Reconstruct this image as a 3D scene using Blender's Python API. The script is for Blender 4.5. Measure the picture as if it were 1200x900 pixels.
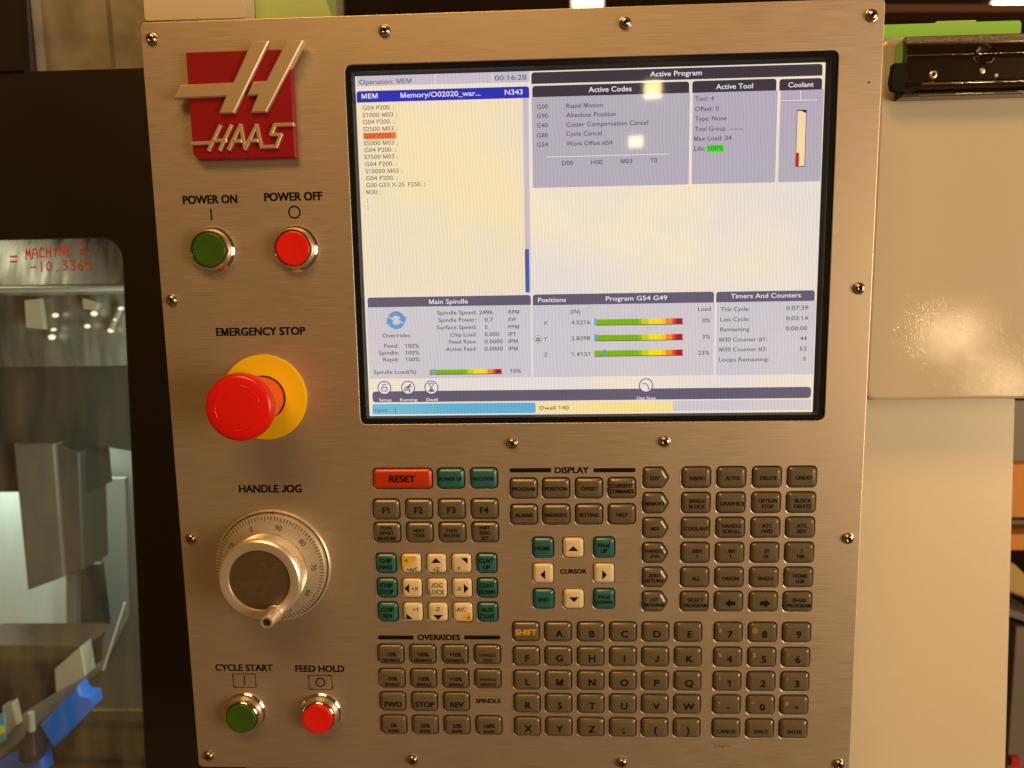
import bpy, bmesh, math, random
from mathutils import Vector, Matrix
random.seed(7)
S = bpy.context.scene
COL = S.collection
for o in list(bpy.data.objects): bpy.data.objects.remove(o)

# Panel frame used by all builders below, in millimetres: x right, y up, z out of the panel
# towards the operator; origin = middle of the display. W() turns it into world metres.
def W(x, y, z): return Vector((x*.001, -z*.001, y*.001))

# ------------------------------------------------------------------ camera
cd = bpy.data.cameras.new('camera'); cam = bpy.data.objects.new('camera', cd); COL.objects.link(cam)
cd.sensor_width = 36; cd.sensor_fit = 'HORIZONTAL'; cd.lens = 870.07/1200*36
cd.clip_start = .01; cd.clip_end = 60
# rows: camera right, down, forward in panel axes
RC = [[0.9989435668, -0.0170188195, -0.0426861813], [-0.0111540450, -0.9909123811, 0.1340456646], [-0.0445795645, -0.1334279307, -0.9900553771]]
CP = (-29.755, -23.540, 508.437)
rt, dn, fw = [W(*r)*1000 for r in RC]
m = Matrix((rt, -dn, -fw)).transposed().to_4x4(); m.translation = W(*CP); cam.matrix_world = m
cd.dof.use_dof = True; cd.dof.focus_distance = .512; cd.dof.aperture_fstop = 7.5
S.camera = cam

# ------------------------------------------------------------------ world and light
w = bpy.data.worlds.new('World'); S.world = w; w.use_nodes = True
bg = w.node_tree.nodes['Background']; bg.inputs[0].default_value = (1.0, .45, .12, 1); bg.inputs[1].default_value = .10
def lamp(name, pos, target, sx, sy, radiance, col):
    l = bpy.data.lights.new(name, 'AREA'); l.shape = 'RECTANGLE'; l.size = sx*.001; l.size_y = sy*.001
    l.energy = radiance*math.pi*sx*sy*1e-6; l.color = col
    o = bpy.data.objects.new(name, l); COL.objects.link(o); o.location = W(*pos)
    d = W(*target)-W(*pos); o.rotation_euler = d.to_track_quat('-Z', 'Y').to_euler(); return o
WARM = (1.0, .70, .42)
# two small high-bay lamps seen mirrored in the display
lamp('high_bay_lamp', (469, 832, 2997), (70, 95, 0), 74, 70, 34, (1, .72, .33))
lamp('high_bay_lamp', (394, 608, 2997), (60, 60, 0), 62, 48, 27, (1, .72, .33))
# two more mirrored in the powder coated box on the right
lamp('high_bay_lamp', (1375, -216, 2000), (280, -60, -60), 56, 52, 115, (1, .74, .4))
lamp('high_bay_lamp', (1559, -397, 2000), (300, -100, -60), 56, 46, 100, (1, .74, .4))
# broad soft hall light from the upper right behind the operator
lamp('hall_light', (1820, -120, 1250), (150, -160, 0), 900, 1000, 12.8, WARM)
lamp('hall_light', (-400, 1760, 1500), (-100, -100, 0), 1300, 700, 10.5, (1, .51, .15))
S.view_settings.view_transform = 'Standard'; S.view_settings.look = 'None'
S.view_settings.exposure = 0; S.view_settings.gamma = 1
S.render.engine = 'CYCLES'
S.cycles.max_bounces = 7; S.cycles.caustics_reflective = True; S.cycles.caustics_refractive = False
S.cycles.sample_clamp_indirect = 3

# ------------------------------------------------------------------ materials
def srgb(r, g, b):
    f = lambda c: c/12.92 if c <= .04045 else ((c+.055)/1.055)**2.4
    return (f(r/255), f(g/255), f(b/255), 1)
MATS = {}
def newmat(name):
    m = bpy.data.materials.new(name); m.use_nodes = True; MATS[name] = m
    return m, m.node_tree.nodes, m.node_tree.links, m.node_tree.nodes['Principled BSDF']
def noise_bump(n, l, b, scale=(1, 1, 1), ns=400, strength=.1, dist=.0001, detail=3, rough=None, coltint=None, base=None, coord='Object'):
    tc = n.new('ShaderNodeTexCoord'); mp = n.new('ShaderNodeMapping'); mp.inputs['Scale'].default_value = scale
    nz = n.new('ShaderNodeTexNoise'); nz.inputs['Scale'].default_value = ns; nz.inputs['Detail'].default_value = detail
    l.new(tc.outputs[coord], mp.inputs[0]); l.new(mp.outputs[0], nz.inputs['Vector'])
    bp = n.new('ShaderNodeBump'); bp.inputs['Strength'].default_value = strength; bp.inputs['Distance'].default_value = dist
    l.new(nz.outputs[0], bp.inputs['Height']); l.new(bp.outputs[0], b.inputs['Normal'])
    if rough:
        mr = n.new('ShaderNodeMapRange'); mr.inputs[1].default_value = .3; mr.inputs[2].default_value = .7
        mr.inputs[3].default_value = rough[0]; mr.inputs[4].default_value = rough[1]
        l.new(nz.outputs[0], mr.inputs[0]); l.new(mr.outputs[0], b.inputs['Roughness'])
    if coltint:
        mx = n.new('ShaderNodeMix'); mx.data_type = 'RGBA'; mx.inputs[6].default_value = coltint[0]; mx.inputs[7].default_value = coltint[1]
        l.new(nz.outputs[0], mx.inputs[0]); l.new(mx.outputs[2], b.inputs['Base Color'])
    return tc, nz
def pm(name, col, rough=.5, metal=0, spec=.5, **k):
    m, n, l, b = newmat(name)
    b.inputs['Base Color'].default_value = col; b.inputs['Roughness'].default_value = rough
    b.inputs['Metallic'].default_value = metal; b.inputs['Specular IOR Level'].default_value = spec
    if 'rrange' in k: k['rough'] = k.pop('rrange')
    if k: noise_bump(n, l, b, **k)
    return m
# brushed stainless faceplate: fine horizontal grain, faint finger smudges
m, n, l, b = newmat('brushed_steel')
b.inputs['Metallic'].default_value = .76; b.inputs['Specular IOR Level'].default_value = .5
tc, nz = noise_bump(n, l, b, scale=(22, 1, 1100), ns=1.6, strength=.35, dist=.00006, detail=4, rough=(.42, .56), coltint=((.49, .43, .35, 1), (.585, .515, .425, 1)))
# dirty smudges vary roughness over centimetres
n2 = n.new('ShaderNodeTexNoise'); n2.inputs['Scale'].default_value = 14; n2.inputs['Detail'].default_value = 5
l.new(tc.outputs['Object'], n2.inputs['Vector'])
ad = n.new('ShaderNodeMath'); ad.operation = 'MULTIPLY_ADD'; ad.inputs[1].default_value = .12; ad.inputs[2].default_value = -.06
l.new(n2.outputs[0], ad.inputs[0]); s2 = n.new('ShaderNodeMath'); s2.operation = 'ADD'
l.new(ad.outputs[0], s2.inputs[0]); l.new(b.inputs['Roughness'].links[0].from_socket, s2.inputs[1]); l.new(s2.outputs[0], b.inputs['Roughness'])
pm('edge_steel', (.75, .7, .62, 1), .42, 1)
pm('chrome', (.82, .8, .76, 1), .09, 1, ns=120, strength=.05)
pm('screw_steel', (.5, .47, .43, 1), .15, 1)
pm('satin_aluminium', (.86, .81, .72, 1), .33, .72, ns=300, strength=.12, scale=(1, 1, 1))
pm('knurled_aluminium', (.82, .77, .68, 1), .27, .8, ns=900, strength=.6, dist=.0003)
pm('dark_disc', (.17, .125, .085, 1), .33, .55, ns=90, strength=.05)
pm('disc_mark', (.20, .15, .105, 1), .28, .6)
pm('black_void', (.012, .010, .009, 1), .6)
pm('bezel_black', (.008, .010, .014, 1), .2, 0, .3, ns=50, strength=.02)
pm('bezel_lip', (.035, .042, .055, 1), .3)
pm('print_black', (.008, .006, .008, 1), .7, 0, .15)
pm('print_grey', (.16, .10, .07, 1), .6)
pm('pencil', (.10, .07, .05, 1), .7)
pm('print_yellow', (.75, .48, .03, 1), .5)
pm('print_ochre', (.42, .31, .05, 1), .55)
pm('key_grey', (.19, .17, .13, 1), .17, 0, .65, ns=700, strength=.05, coltint=((.125, .108, .075, 1), (.145, .125, .09, 1)))
pm('key_green', (.026, .150, .165, 1), .19, 0, .5, ns=700, strength=.05)
pm('key_cream', (.74, .66, .45, 1), .24, 0, .5, ns=700, strength=.05)
pm('key_orange', (.50, .045, .008, 1), .24, 0, .5, ns=700, strength=.05)
pm('cap_green', (.04, .115, .012, 1), .24, 0, .5, ns=60, strength=.04)
pm('cap_red', (.78, .018, .010, 1), .22, 0, .5, ns=60, strength=.04)
pm('mushroom_red', (.74, .012, .008, 1), .27, 0, .5, ns=90, strength=.06)
pm('mushroom_neck', (.95, .09, .015, 1), .4, 0, .5)
pm('collar_yellow', (.84, .62, .010, 1), .38, 0, .5, ns=200, strength=.04)
pm('badge_red', (.27, .006, .014, 1), .34, 0, .5, ns=250, strength=.05)
pm('badge_gold', (.88, .74, .52, 1), .30, .7, ns=350, strength=.06)
pm('housing_beige', (.62, .54, .42, 1), .42, 0, .5, ns=260, strength=.3, dist=.0003, detail=2)
pm('powder_beige', (.56, .535, .455, 1), .06, 0, .5, ns=760, strength=.19, dist=.0003, detail=1.5)
pm('panel_beige', (.66, .61, .49, 1), .33, 0, .5, ns=200, strength=.05, coltint=((.635, .60, .485, 1), (.665, .625, .50, 1)))
pm('door_black', (.013, .011, .009, 1), .42, 0, .35, ns=420, strength=.18, dist=.0002)
pm('sheet_steel', (.50, .50, .48, 1), .3, .45, ns=26, strength=.1, detail=6, rrange=(.2, .5), coltint=((.34, .36, .36, 1), (.52, .53, .52, 1)))
pm('gasket', (.02, .018, .016, 1), .5)
pm('marker_red', (.66, .06, .07, 1), .6)
pm('green_plastic', (.27, .66, .10, 1), .35, 0, .5)
pm('green_pale', (.42, .60, .22, 1), .4, 0, .5)
pm('rubber_black', (.010, .010, .009, 1), .8, 0, .15)
pm('clip_chrome', (.15, .12, .085, 1), .12, 1, ns=60, strength=.18, dist=.0005, detail=4)  # base colour darkened to carry the dark hall mirrored in the chrome
pm('clip_worn', (.35, .30, .22, 1), .4, .8, ns=420, strength=.8, dist=.0005, detail=4, coltint=((.05, .04, .03, 1), (.62, .55, .42, 1)))
pm('rivet', (.8, .66, .55, 1), .3, .8)
# inside the machine
pm('inner_steel', (.32, .33, .31, 1), .36, .75, ns=18, strength=.15, detail=5, scale=(6, 1, 1), rrange=(.2, .5), coltint=((.16, .165, .15, 1), (.52, .51, .44, 1)))
pm('inner_wall', (.17, .18, .165, 1), .5, .2, ns=12, strength=.1, coltint=((.15, .16, .145, 1), (.21, .22, .20, 1)))
pm('inner_dark', (.055, .06, .055, 1), .5, .2)
pm('inner_light', (.22, .24, .225, 1), .5, .2)
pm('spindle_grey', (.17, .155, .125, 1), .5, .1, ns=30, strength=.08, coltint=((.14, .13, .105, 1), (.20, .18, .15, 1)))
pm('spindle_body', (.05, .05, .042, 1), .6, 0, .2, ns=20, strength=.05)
pm('spindle_shaded', (.085, .078, .065, 1), .5, .1)  # darker copy of spindle_grey, shade of the head's side put into the colour
pm('enclosure_white', (.62, .68, .64, 1), .6, 0, .5, ns=120, strength=.1)
pm('vise_dark', (.045, .035, .028, 1), .4, .5, ns=60, strength=.3, coltint=((.02, .016, .014, 1), (.09, .07, .055, 1)))
pm('vise_top', (.09, .066, .045, 1), .6, 0, .2, ns=60, strength=.2)
pm('cast_pale', (.46, .43, .33, 1), .5, .2, ns=90, strength=.3)
pm('cast_grey', (.26, .25, .21, 1), .5, .3, ns=60, strength=.2)
pm('vise_blue', (.018, .17, .85, 1), .3, 0, .5, ns=160, strength=.3)
pm('nozzle_black', (.02, .018, .035, 1), .25, .3)
pm('label_cyan', (.10, .42, .62, 1), .5)
pm('label_yellow', (.9, .75, .05, 1), .5)
pm('tray_brown', (.15, .105, .045, 1), .4, .4, ns=14, strength=.2, coltint=((.08, .058, .025, 1), (.22, .155, .07, 1)))
pm('groove_dark', (.025, .02, .012, 1), .6)
pm('rod_bright', (.7, .66, .55, 1), .3, .5)
# far background
pm('hall_dark', (.020, .012, .007, 1), .8, 0, .2, ns=2, coltint=((.010, .007, .004, 1), (.035, .02, .01, 1)))
pm('beam_brown', (.12, .055, .025, 1), .7)
pm('carton_orange', (.62, .27, .05, 1), .7, ns=30, strength=.2)
pm('sack_tan', (.45, .33, .13, 1), .7, ns=30, strength=.4)
pm('rack_grey', (.16, .15, .13, 1), .5, ns=30, strength=.1)
pm('tag_red', (.5, .02, .02, 1), .5)
def em(name, col, st, base=(.02, .02, .02, 1)):
    m, n, l, b = newmat(name); b.inputs['Base Color'].default_value = base; b.inputs['Roughness'].default_value = .4
    b.inputs['Emission Color'].default_value = col; b.inputs['Emission Strength'].default_value = st; return m
em('lamp_glow', (1, .80, .42, 1), 14)
em('reflection_glow', (1, .93, .62, 1), 1.1)  # glow given to lamp reflections in the sheet metal
em('reflection_patch', (.80, .68, .34, 1), .30)  # dimmer glow for the larger reflected patches

# lit LCD layers: every layer is a glossy panel that emits its own colour, with moire bands put into the glow
def lcd(name, c0, c1=None, st=1.0, amp=.10):
    c1 = c1 or c0
    m, n, l, b = newmat(name)
    b.inputs['Base Color'].default_value = (.012, .012, .014, 1); b.inputs['Roughness'].default_value = .035
    g = n.new('ShaderNodeNewGeometry'); mp = n.new('ShaderNodeMapping'); mp.inputs['Rotation'].default_value = (0, .035, 0)
    l.new(g.outputs['Position'], mp.inputs[0])
    w1 = n.new('ShaderNodeTexWave'); w1.wave_type = 'BANDS'; w1.bands_direction = 'X'; w1.inputs['Scale'].default_value = 132
    w1.inputs['Distortion'].default_value = 5.0; w1.inputs['Detail'].default_value = 1; w1.inputs['Detail Scale'].default_value = .4
    l.new(mp.outputs[0], w1.inputs['Vector'])
    w2 = n.new('ShaderNodeTexWave'); w2.wave_type = 'BANDS'; w2.bands_direction = 'Z'; w2.inputs['Scale'].default_value = 190
    w2.inputs['Distortion'].default_value = .8; l.new(mp.outputs[0], w2.inputs['Vector'])
    nz = n.new('ShaderNodeTexNoise'); nz.inputs['Scale'].default_value = 9; nz.inputs['Detail'].default_value = 2
    l.new(g.outputs['Position'], nz.inputs['Vector'])
    mm = n.new('ShaderNodeMath'); mm.operation = 'MULTIPLY'; l.new(w1.outputs['Fac'], mm.inputs[0]); l.new(nz.outputs[0], mm.inputs[1])
    ma = n.new('ShaderNodeMath'); ma.operation = 'MULTIPLY_ADD'; ma.inputs[1].default_value = .22; l.new(w2.outputs['Fac'], ma.inputs[0]); l.new(mm.outputs[0], ma.inputs[2])
    ms = n.new('ShaderNodeMath'); ms.operation = 'MULTIPLY_ADD'; ms.inputs[1].default_value = amp*2; ms.inputs[2].default_value = (1-amp)*st
    l.new(ma.outputs[0], ms.inputs[0])
    mr = n.new('ShaderNodeMapRange'); mr.inputs[1].default_value = .38; mr.inputs[2].default_value = .62
    l.new(nz.outputs[0], mr.inputs[0])
    mx = n.new('ShaderNodeMix'); mx.data_type = 'RGBA'; mx.inputs[6].default_value = c0; mx.inputs[7].default_value = c1
    l.new(mr.outputs[0], mx.inputs[0]); l.new(mx.outputs[2], b.inputs['Emission Color']); l.new(ms.outputs[0], b.inputs['Emission Strength'])
    return m
lcd('lcd_base', srgb(248, 230, 200), srgb(230, 220, 212))
lcd('lcd_cream', srgb(248, 227, 182), srgb(236, 220, 196))
lcd('lcd_cream2', srgb(246, 218, 170))
lcd('lcd_lilac', srgb(205, 192, 202), srgb(196, 188, 204))
lcd('lcd_lilac2', srgb(184, 172, 188), srgb(178, 174, 182))
lcd('lcd_pale', srgb(214, 205, 204), srgb(204, 197, 204))
lcd('lcd_dark', srgb(58, 52, 62), amp=.05)
lcd('lcd_slate', srgb(104, 94, 116), srgb(96, 90, 108), amp=.06)
lcd('lcd_blue', srgb(38, 48, 176), amp=.05)
lcd('lcd_thumb', srgb(74, 92, 160), amp=.05)
lcd('lcd_cyan', srgb(112, 190, 216), srgb(96, 172, 206), amp=.06)
lcd('lcd_yellow', srgb(248, 224, 140), srgb(246, 222, 160))
lcd('lcd_orange', srgb(255, 110, 22), amp=.03)
lcd('lcd_green', srgb(70, 220, 30), amp=.03)
lcd('lcd_red', srgb(190, 30, 40), amp=.03)
lcd('lcd_w', srgb(240, 232, 240), amp=.03)
lcd('lcd_k', srgb(20, 24, 26), amp=.03)
lcd('lcd_d', srgb(66, 56, 78), amp=.03)
lcd('lcd_m', srgb(100, 84, 84), amp=.03)
lcd('lcd_g', srgb(84, 76, 108), amp=.03)
lcd('lcd_b', srgb(30, 110, 140), amp=.03)
lcd('lcd_icon_blue', srgb(70, 120, 190), srgb(110, 170, 210), amp=.03)
lcd('lcd_icon_white', srgb(232, 222, 222), amp=.03)
for i, c in enumerate([(122, 180, 10), (150, 190, 10), (200, 208, 10), (244, 222, 10), (250, 196, 20), (240, 140, 30), (214, 64, 40), (170, 24, 44)]):
    lcd('lcd_gauge_%d' % i, srgb(*c), amp=.05)
# window pane: clear with a film of coolant mist
m, n, l, b = newmat('dirty_glass')
out = n['Material Output']; n.remove(b)
tr = n.new('ShaderNodeBsdfTransparent'); tr.inputs[0].default_value = (.90, .94, .90, 1)
gl = n.new('ShaderNodeBsdfGlossy'); gl.inputs['Roughness'].default_value = .06
df = n.new('ShaderNodeBsdfDiffuse'); df.inputs[0].default_value = (.62, .62, .54, 1)
fr = n.new('ShaderNodeFresnel'); fr.inputs[0].default_value = 1.3
mx1 = n.new('ShaderNodeMixShader'); mx2 = n.new('ShaderNodeMixShader')
tc = n.new('ShaderNodeTexCoord'); mp = n.new('ShaderNodeMapping'); mp.inputs['Scale'].default_value = (1, 1, .25)
nz = n.new('ShaderNodeTexNoise'); nz.inputs['Scale'].default_value = 55; nz.inputs['Detail'].default_value = 6
mr = n.new('ShaderNodeMapRange'); mr.inputs[1].default_value = .35; mr.inputs[2].default_value = .85; mr.inputs[3].default_value = .02; mr.inputs[4].default_value = .20
l.new(tc.outputs['Object'], mp.inputs[0]); l.new(mp.outputs[0], nz.inputs['Vector']); l.new(nz.outputs[0], mr.inputs[0])
l.new(mr.outputs[0], mx1.inputs[0]); l.new(tr.outputs[0], mx1.inputs[1]); l.new(df.outputs[0], mx1.inputs[2])
l.new(fr.outputs[0], mx2.inputs[0]); l.new(mx1.outputs[0], mx2.inputs[1]); l.new(gl.outputs[0], mx2.inputs[2]); l.new(mx2.outputs[0], out.inputs[0])

# ------------------------------------------------------------------ mesh helpers
class G:
    """vertices in panel millimetres, faces with a material slot"""
    def __init__(s): s.v = []; s.f = []; s.m = []
    def add(s, v, f, mi=0):
        k = len(s.v); s.v += [tuple(p) for p in v]; s.f += [tuple(i+k for i in q) for q in f]; s.m += [mi]*len(f); return s
    def rings(s, rings, mi=0, cap0=True, cap1=True, mcap=None):
        n_ = len(rings[0]); v = [p for r in rings for p in r]; f = []
        for a in range(len(rings)-1):
            for i in range(n_):
                j = (i+1) % n_; f.append((a*n_+i, a*n_+j, (a+1)*n_+j, (a+1)*n_+i))
        s.add(v, f, mi)
        k = len(s.v)-len(v)
        if cap0: s.f.append(tuple(k+i for i in reversed(range(n_)))); s.m.append(mi)
        if cap1: s.f.append(tuple(k+(len(rings)-1)*n_+i for i in range(n_))); s.m.append(mi if mcap is None else mcap)
        return s
    def box(s, x0, y0, z0, x1, y1, z1, mi=0):
        return s.rings([[(x0, y0, z), (x1, y0, z), (x1, y1, z), (x0, y1, z)] for z in (z0, z1)], mi)
    def lathe(s, prof, cx=0, cy=0, seg=48, mi=0, cap0=True, cap1=True, mcap=None):
        return s.rings([[(cx+r*math.cos(2*math.pi*i/seg), cy+r*math.sin(2*math.pi*i/seg), z) for i in range(seg)] for r, z in prof], mi, cap0, cap1, mcap)
    def ribbon(s, pts, wd, z, mi=0, zi=.012, ext=.45):
        for a, b_ in zip(pts[:-1], pts[1:]):
            dx, dy = b_[0]-a[0], b_[1]-a[1]; L = math.hypot(dx, dy) or 1; ux, uy = dx/L, dy/L; e = wd*ext
            a2 = (a[0]-ux*e, a[1]-uy*e); b2 = (b_[0]+ux*e, b_[1]+uy*e); px, py = -uy*wd/2, ux*wd/2
            s.add([(a2[0]-px, a2[1]-py, z), (b2[0]-px, b2[1]-py, z), (b2[0]+px, b2[1]+py, z), (a2[0]+px, a2[1]+py, z)], [(0, 1, 2, 3)], mi); z += zi
        return s
def ccw(p):
    a = sum(p[i][0]*p[(i+1) % len(p)][1]-p[(i+1) % len(p)][0]*p[i][1] for i in range(len(p)))
    return list(p) if a > 0 else list(reversed(p))
def inset(c, d):
    n_ = len(c); o = []
    for i in range(n_):
        p0, p1, p2 = Vector(c[i-1][:2]), Vector(c[i][:2]), Vector(c[(i+1) % n_][:2])
        a = (p1-p0).normalized(); b_ = (p2-p1).normalized(); n0 = Vector((-a.y, a.x)); n1 = Vector((-b_.y, b_.x))
        k = n0+n1; k = k/max(.2, k.length_squared)*2; o.append((p1.x+k.x*d, p1.y+k.y*d))
    return o
def rpoly(c, rad, seg=4):
    c = ccw(c); n_ = len(c); o = []
    for i in range(n_):
        p0, p1, p2 = Vector(c[i-1]), Vector(c[i]), Vector(c[(i+1) % n_])
        u = (p0-p1).normalized(); v = (p2-p1).normalized(); r = rad[i] if isinstance(rad, (list, tuple)) else rad
        if r <= 0: o += [tuple(p1)]*(seg+1); continue
        ang = u.angle(v); t = min(r/math.tan(ang/2), (p0-p1).length*.49, (p2-p1).length*.49)
        a, b_ = p1+u*t, p1+v*t
        for k in range(seg+1):
            q = k/seg; o.append(tuple(a*(1-q)**2+p1*2*q*(1-q)+b_*q*q))
    return o
def rect(x0, y0, x1, y1): return [(x0, y0), (x1, y0), (x1, y1), (x0, y1)]
def stack(c, rad, prof, seg=4):
    """rounded convex polygon lofted through (inset, z) steps"""
    c = ccw(c); R = []
    for d, z in prof: R.append([(x, y, z) for x, y in rpoly(inset(c, d), max(.15, rad-d), seg)])
    return R
def prism(pts, z0, z1, bev=0):
    pts = ccw(pts)
    g = G()
    if bev: return g.rings([[(x, y, z0) for x, y in pts], [(x, y, z1-bev) for x, y in pts], [(x, y, z1) for x, y in inset(pts, bev)]])
    return g.rings([[(x, y, z0) for x, y in pts], [(x, y, z1) for x, y in pts]])
def tube(g, p, q, r0, r1, seg=14, mi=0, mcap=None):
    p, q = Vector(p), Vector(q); d = (q-p).normalized(); a = d.orthogonal().normalized(); b_ = d.cross(a)
    ring = lambda c, r: [tuple(c+a*r*math.cos(t*2*math.pi/seg)+b_*r*math.sin(t*2*math.pi/seg)) for t in range(seg)]
    return g.rings([ring(p, r0), ring(q, r1)], mi, True, True, mcap)

WO = {}
def obj(name, g, mats, parent=None, loc=None, smooth=35, label=None):
    """link one mesh object; loc (mm) = where the local origin of g stands; None = recentre"""
    if isinstance(mats, str): mats = [mats]
    v = g.v
    if loc is None:
        loc = tuple((min(p[i] for p in v)+max(p[i] for p in v))/2 for i in range(3)); v = [tuple(p[i]-loc[i] for i in range(3)) for p in v]
    me = bpy.data.meshes.new(name); me.from_pydata([W(*p) for p in v], [], g.f)
    for mt in mats: me.materials.append(MATS[mt])
    if len(mats) > 1:
        for i, p in enumerate(me.polygons): p.material_index = g.m[i]
    me.validate()
    if smooth:
        for p in me.polygons: p.use_smooth = True
        try: me.set_sharp_from_angle(angle=math.radians(smooth))
        except Exception: pass
    return place(name, me, parent, loc, label)
def place(name, me, parent, loc, label=None):
    o = bpy.data.objects.new(name, me); COL.objects.link(o); WO[o] = Vector(loc)
    if parent: o.parent = parent; o.location = W(*(Vector(loc)-WO[parent]))
    else: o.location = W(*loc)
    if label: o['label'] = label
    return o
def tag(o, label, cat, group=None):
    o['label'] = label; o['category'] = cat
    if group: o['group'] = group
    return o
def thing(name, loc, label, cat, group=None):
    o = bpy.data.objects.new(name, None); o.empty_display_size = .02; COL.objects.link(o); o.location = W(*loc); WO[o] = Vector(loc)
    return tag(o, label, cat, group)

# text with the built-in font, flattened to G geometry in mm
_TC = {}
def raw(s):
    if s not in _TC:
        c = bpy.data.curves.new('t', 'FONT'); c.body = s; c.resolution_u = 3
        o = bpy.data.objects.new('t', c); me = bpy.data.meshes.new_from_object(o)
        V = [(q.co.x, q.co.y) for q in me.vertices]; F = [tuple(p.vertices) for p in me.polygons]
        N = [p.normal.z for p in me.polygons]
        F = [f if n_ >= 0 else tuple(reversed(f)) for f, n_ in zip(F, N)]
        bpy.data.objects.remove(o); bpy.data.curves.remove(c); bpy.data.meshes.remove(me); _TC[s] = (V, F)
    return _TC[s]
CAPH = max(p[1] for p in raw('H')[0])
H_, T_ = CAPH, CAPH*.125
def _j():
    w_ = .50*H_; c = w_/2; a = [(w_, H_), (w_-T_, H_)]
    a += [(c+(c-T_)*math.cos(t), c+(c-T_)*math.sin(t)) for t in [-i*math.pi/8 for i in range(9)]]
    return a+[(c-c*math.cos(t), c-c*math.sin(t)) for t in [i*math.pi/8 for i in range(9)]]
OWN = {'1': ([(.26*H_, 0), (.26*H_+T_, 0), (.26*H_+T_, H_), (.26*H_+.3*T_, H_), (.02*H_, .84*H_), (.02*H_, .84*H_-T_), (.26*H_, .84*H_)], .62*H_, .06*H_),
       'J': (_j(), .50*H_, .08*H_),
       'M': ([(0, 0), (0, H_), (1.25*T_, H_), (.44*H_, .27*H_), (.88*H_-1.25*T_, H_), (.88*H_, H_), (.88*H_, 0), (.88*H_-T_, 0), (.88*H_-T_, .80*H_), (.44*H_+.45*T_, 0), (.44*H_-.45*T_, 0), (T_, .80*H_), (T_, 0)], .88*H_, .12*H_)}
_ADV = {}
def adv(c):
    if c not in _ADV:
        mx = lambda q: max(p[0] for p in raw(q)[0]); _ADV[c] = mx('H'+c+'H')-mx('HH')
    return _ADV[c]
def glyphs(s):
    V, F, x = [], [], 0
    for c in s:
        if c in OWN:
            P_, w_, pad = OWN[c]; k_ = len(V); P_ = ccw(P_); V = V+[(x+pad+a, b_) for a, b_ in P_]; F = F+[tuple(range(k_, k_+len(P_)))]; x += w_+2*pad
        else:
            if c != ' ':
                v, f = raw(c); k_ = len(V); V = V+[(x+a, b_) for a, b_ in v]; F = F+[tuple(i+k_ for i in q) for q in f]
            x += adv(c)
    return V, F
def text(g, s, cx, cy, cap, z, wd=None, maxw=None, bold=.0, cond=1.0, mi=0, rot=0):
    V, F = glyphs(s)
    if not V: return g
    x0, x1 = min(p[0] for p in V), max(p[0] for p in V); k = cap/CAPH
    sx = k*cond
    if wd: sx = wd/(x1-x0)
    elif maxw: sx = min(sx, maxw/(x1-x0))
    ca, sa = math.cos(rot), math.sin(rot); out_ = []
    for x, y in V:
        X = (x-(x0+x1)/2)*sx; Y = y*k-cap/2; out_.append((cx+X*ca-Y*sa, cy+X*sa+Y*ca, z))
    if bold <= 0: return g.add(out_, F, mi)
    e = bold*cap/CAPH        # heavier strokes: four copies a hair apart, each on its own level
    e *= 1.25
    for i, (ex_, ey_) in enumerate(((-e, -e*.6), (e, -e*.6), (-e, e*.6), (e, e*.6))): g.add([(x+ex_, y+ey_, q+i*.006) for x, y, q in out_], F, mi)
    return g
def empty_geo(g): return not g.v
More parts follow.
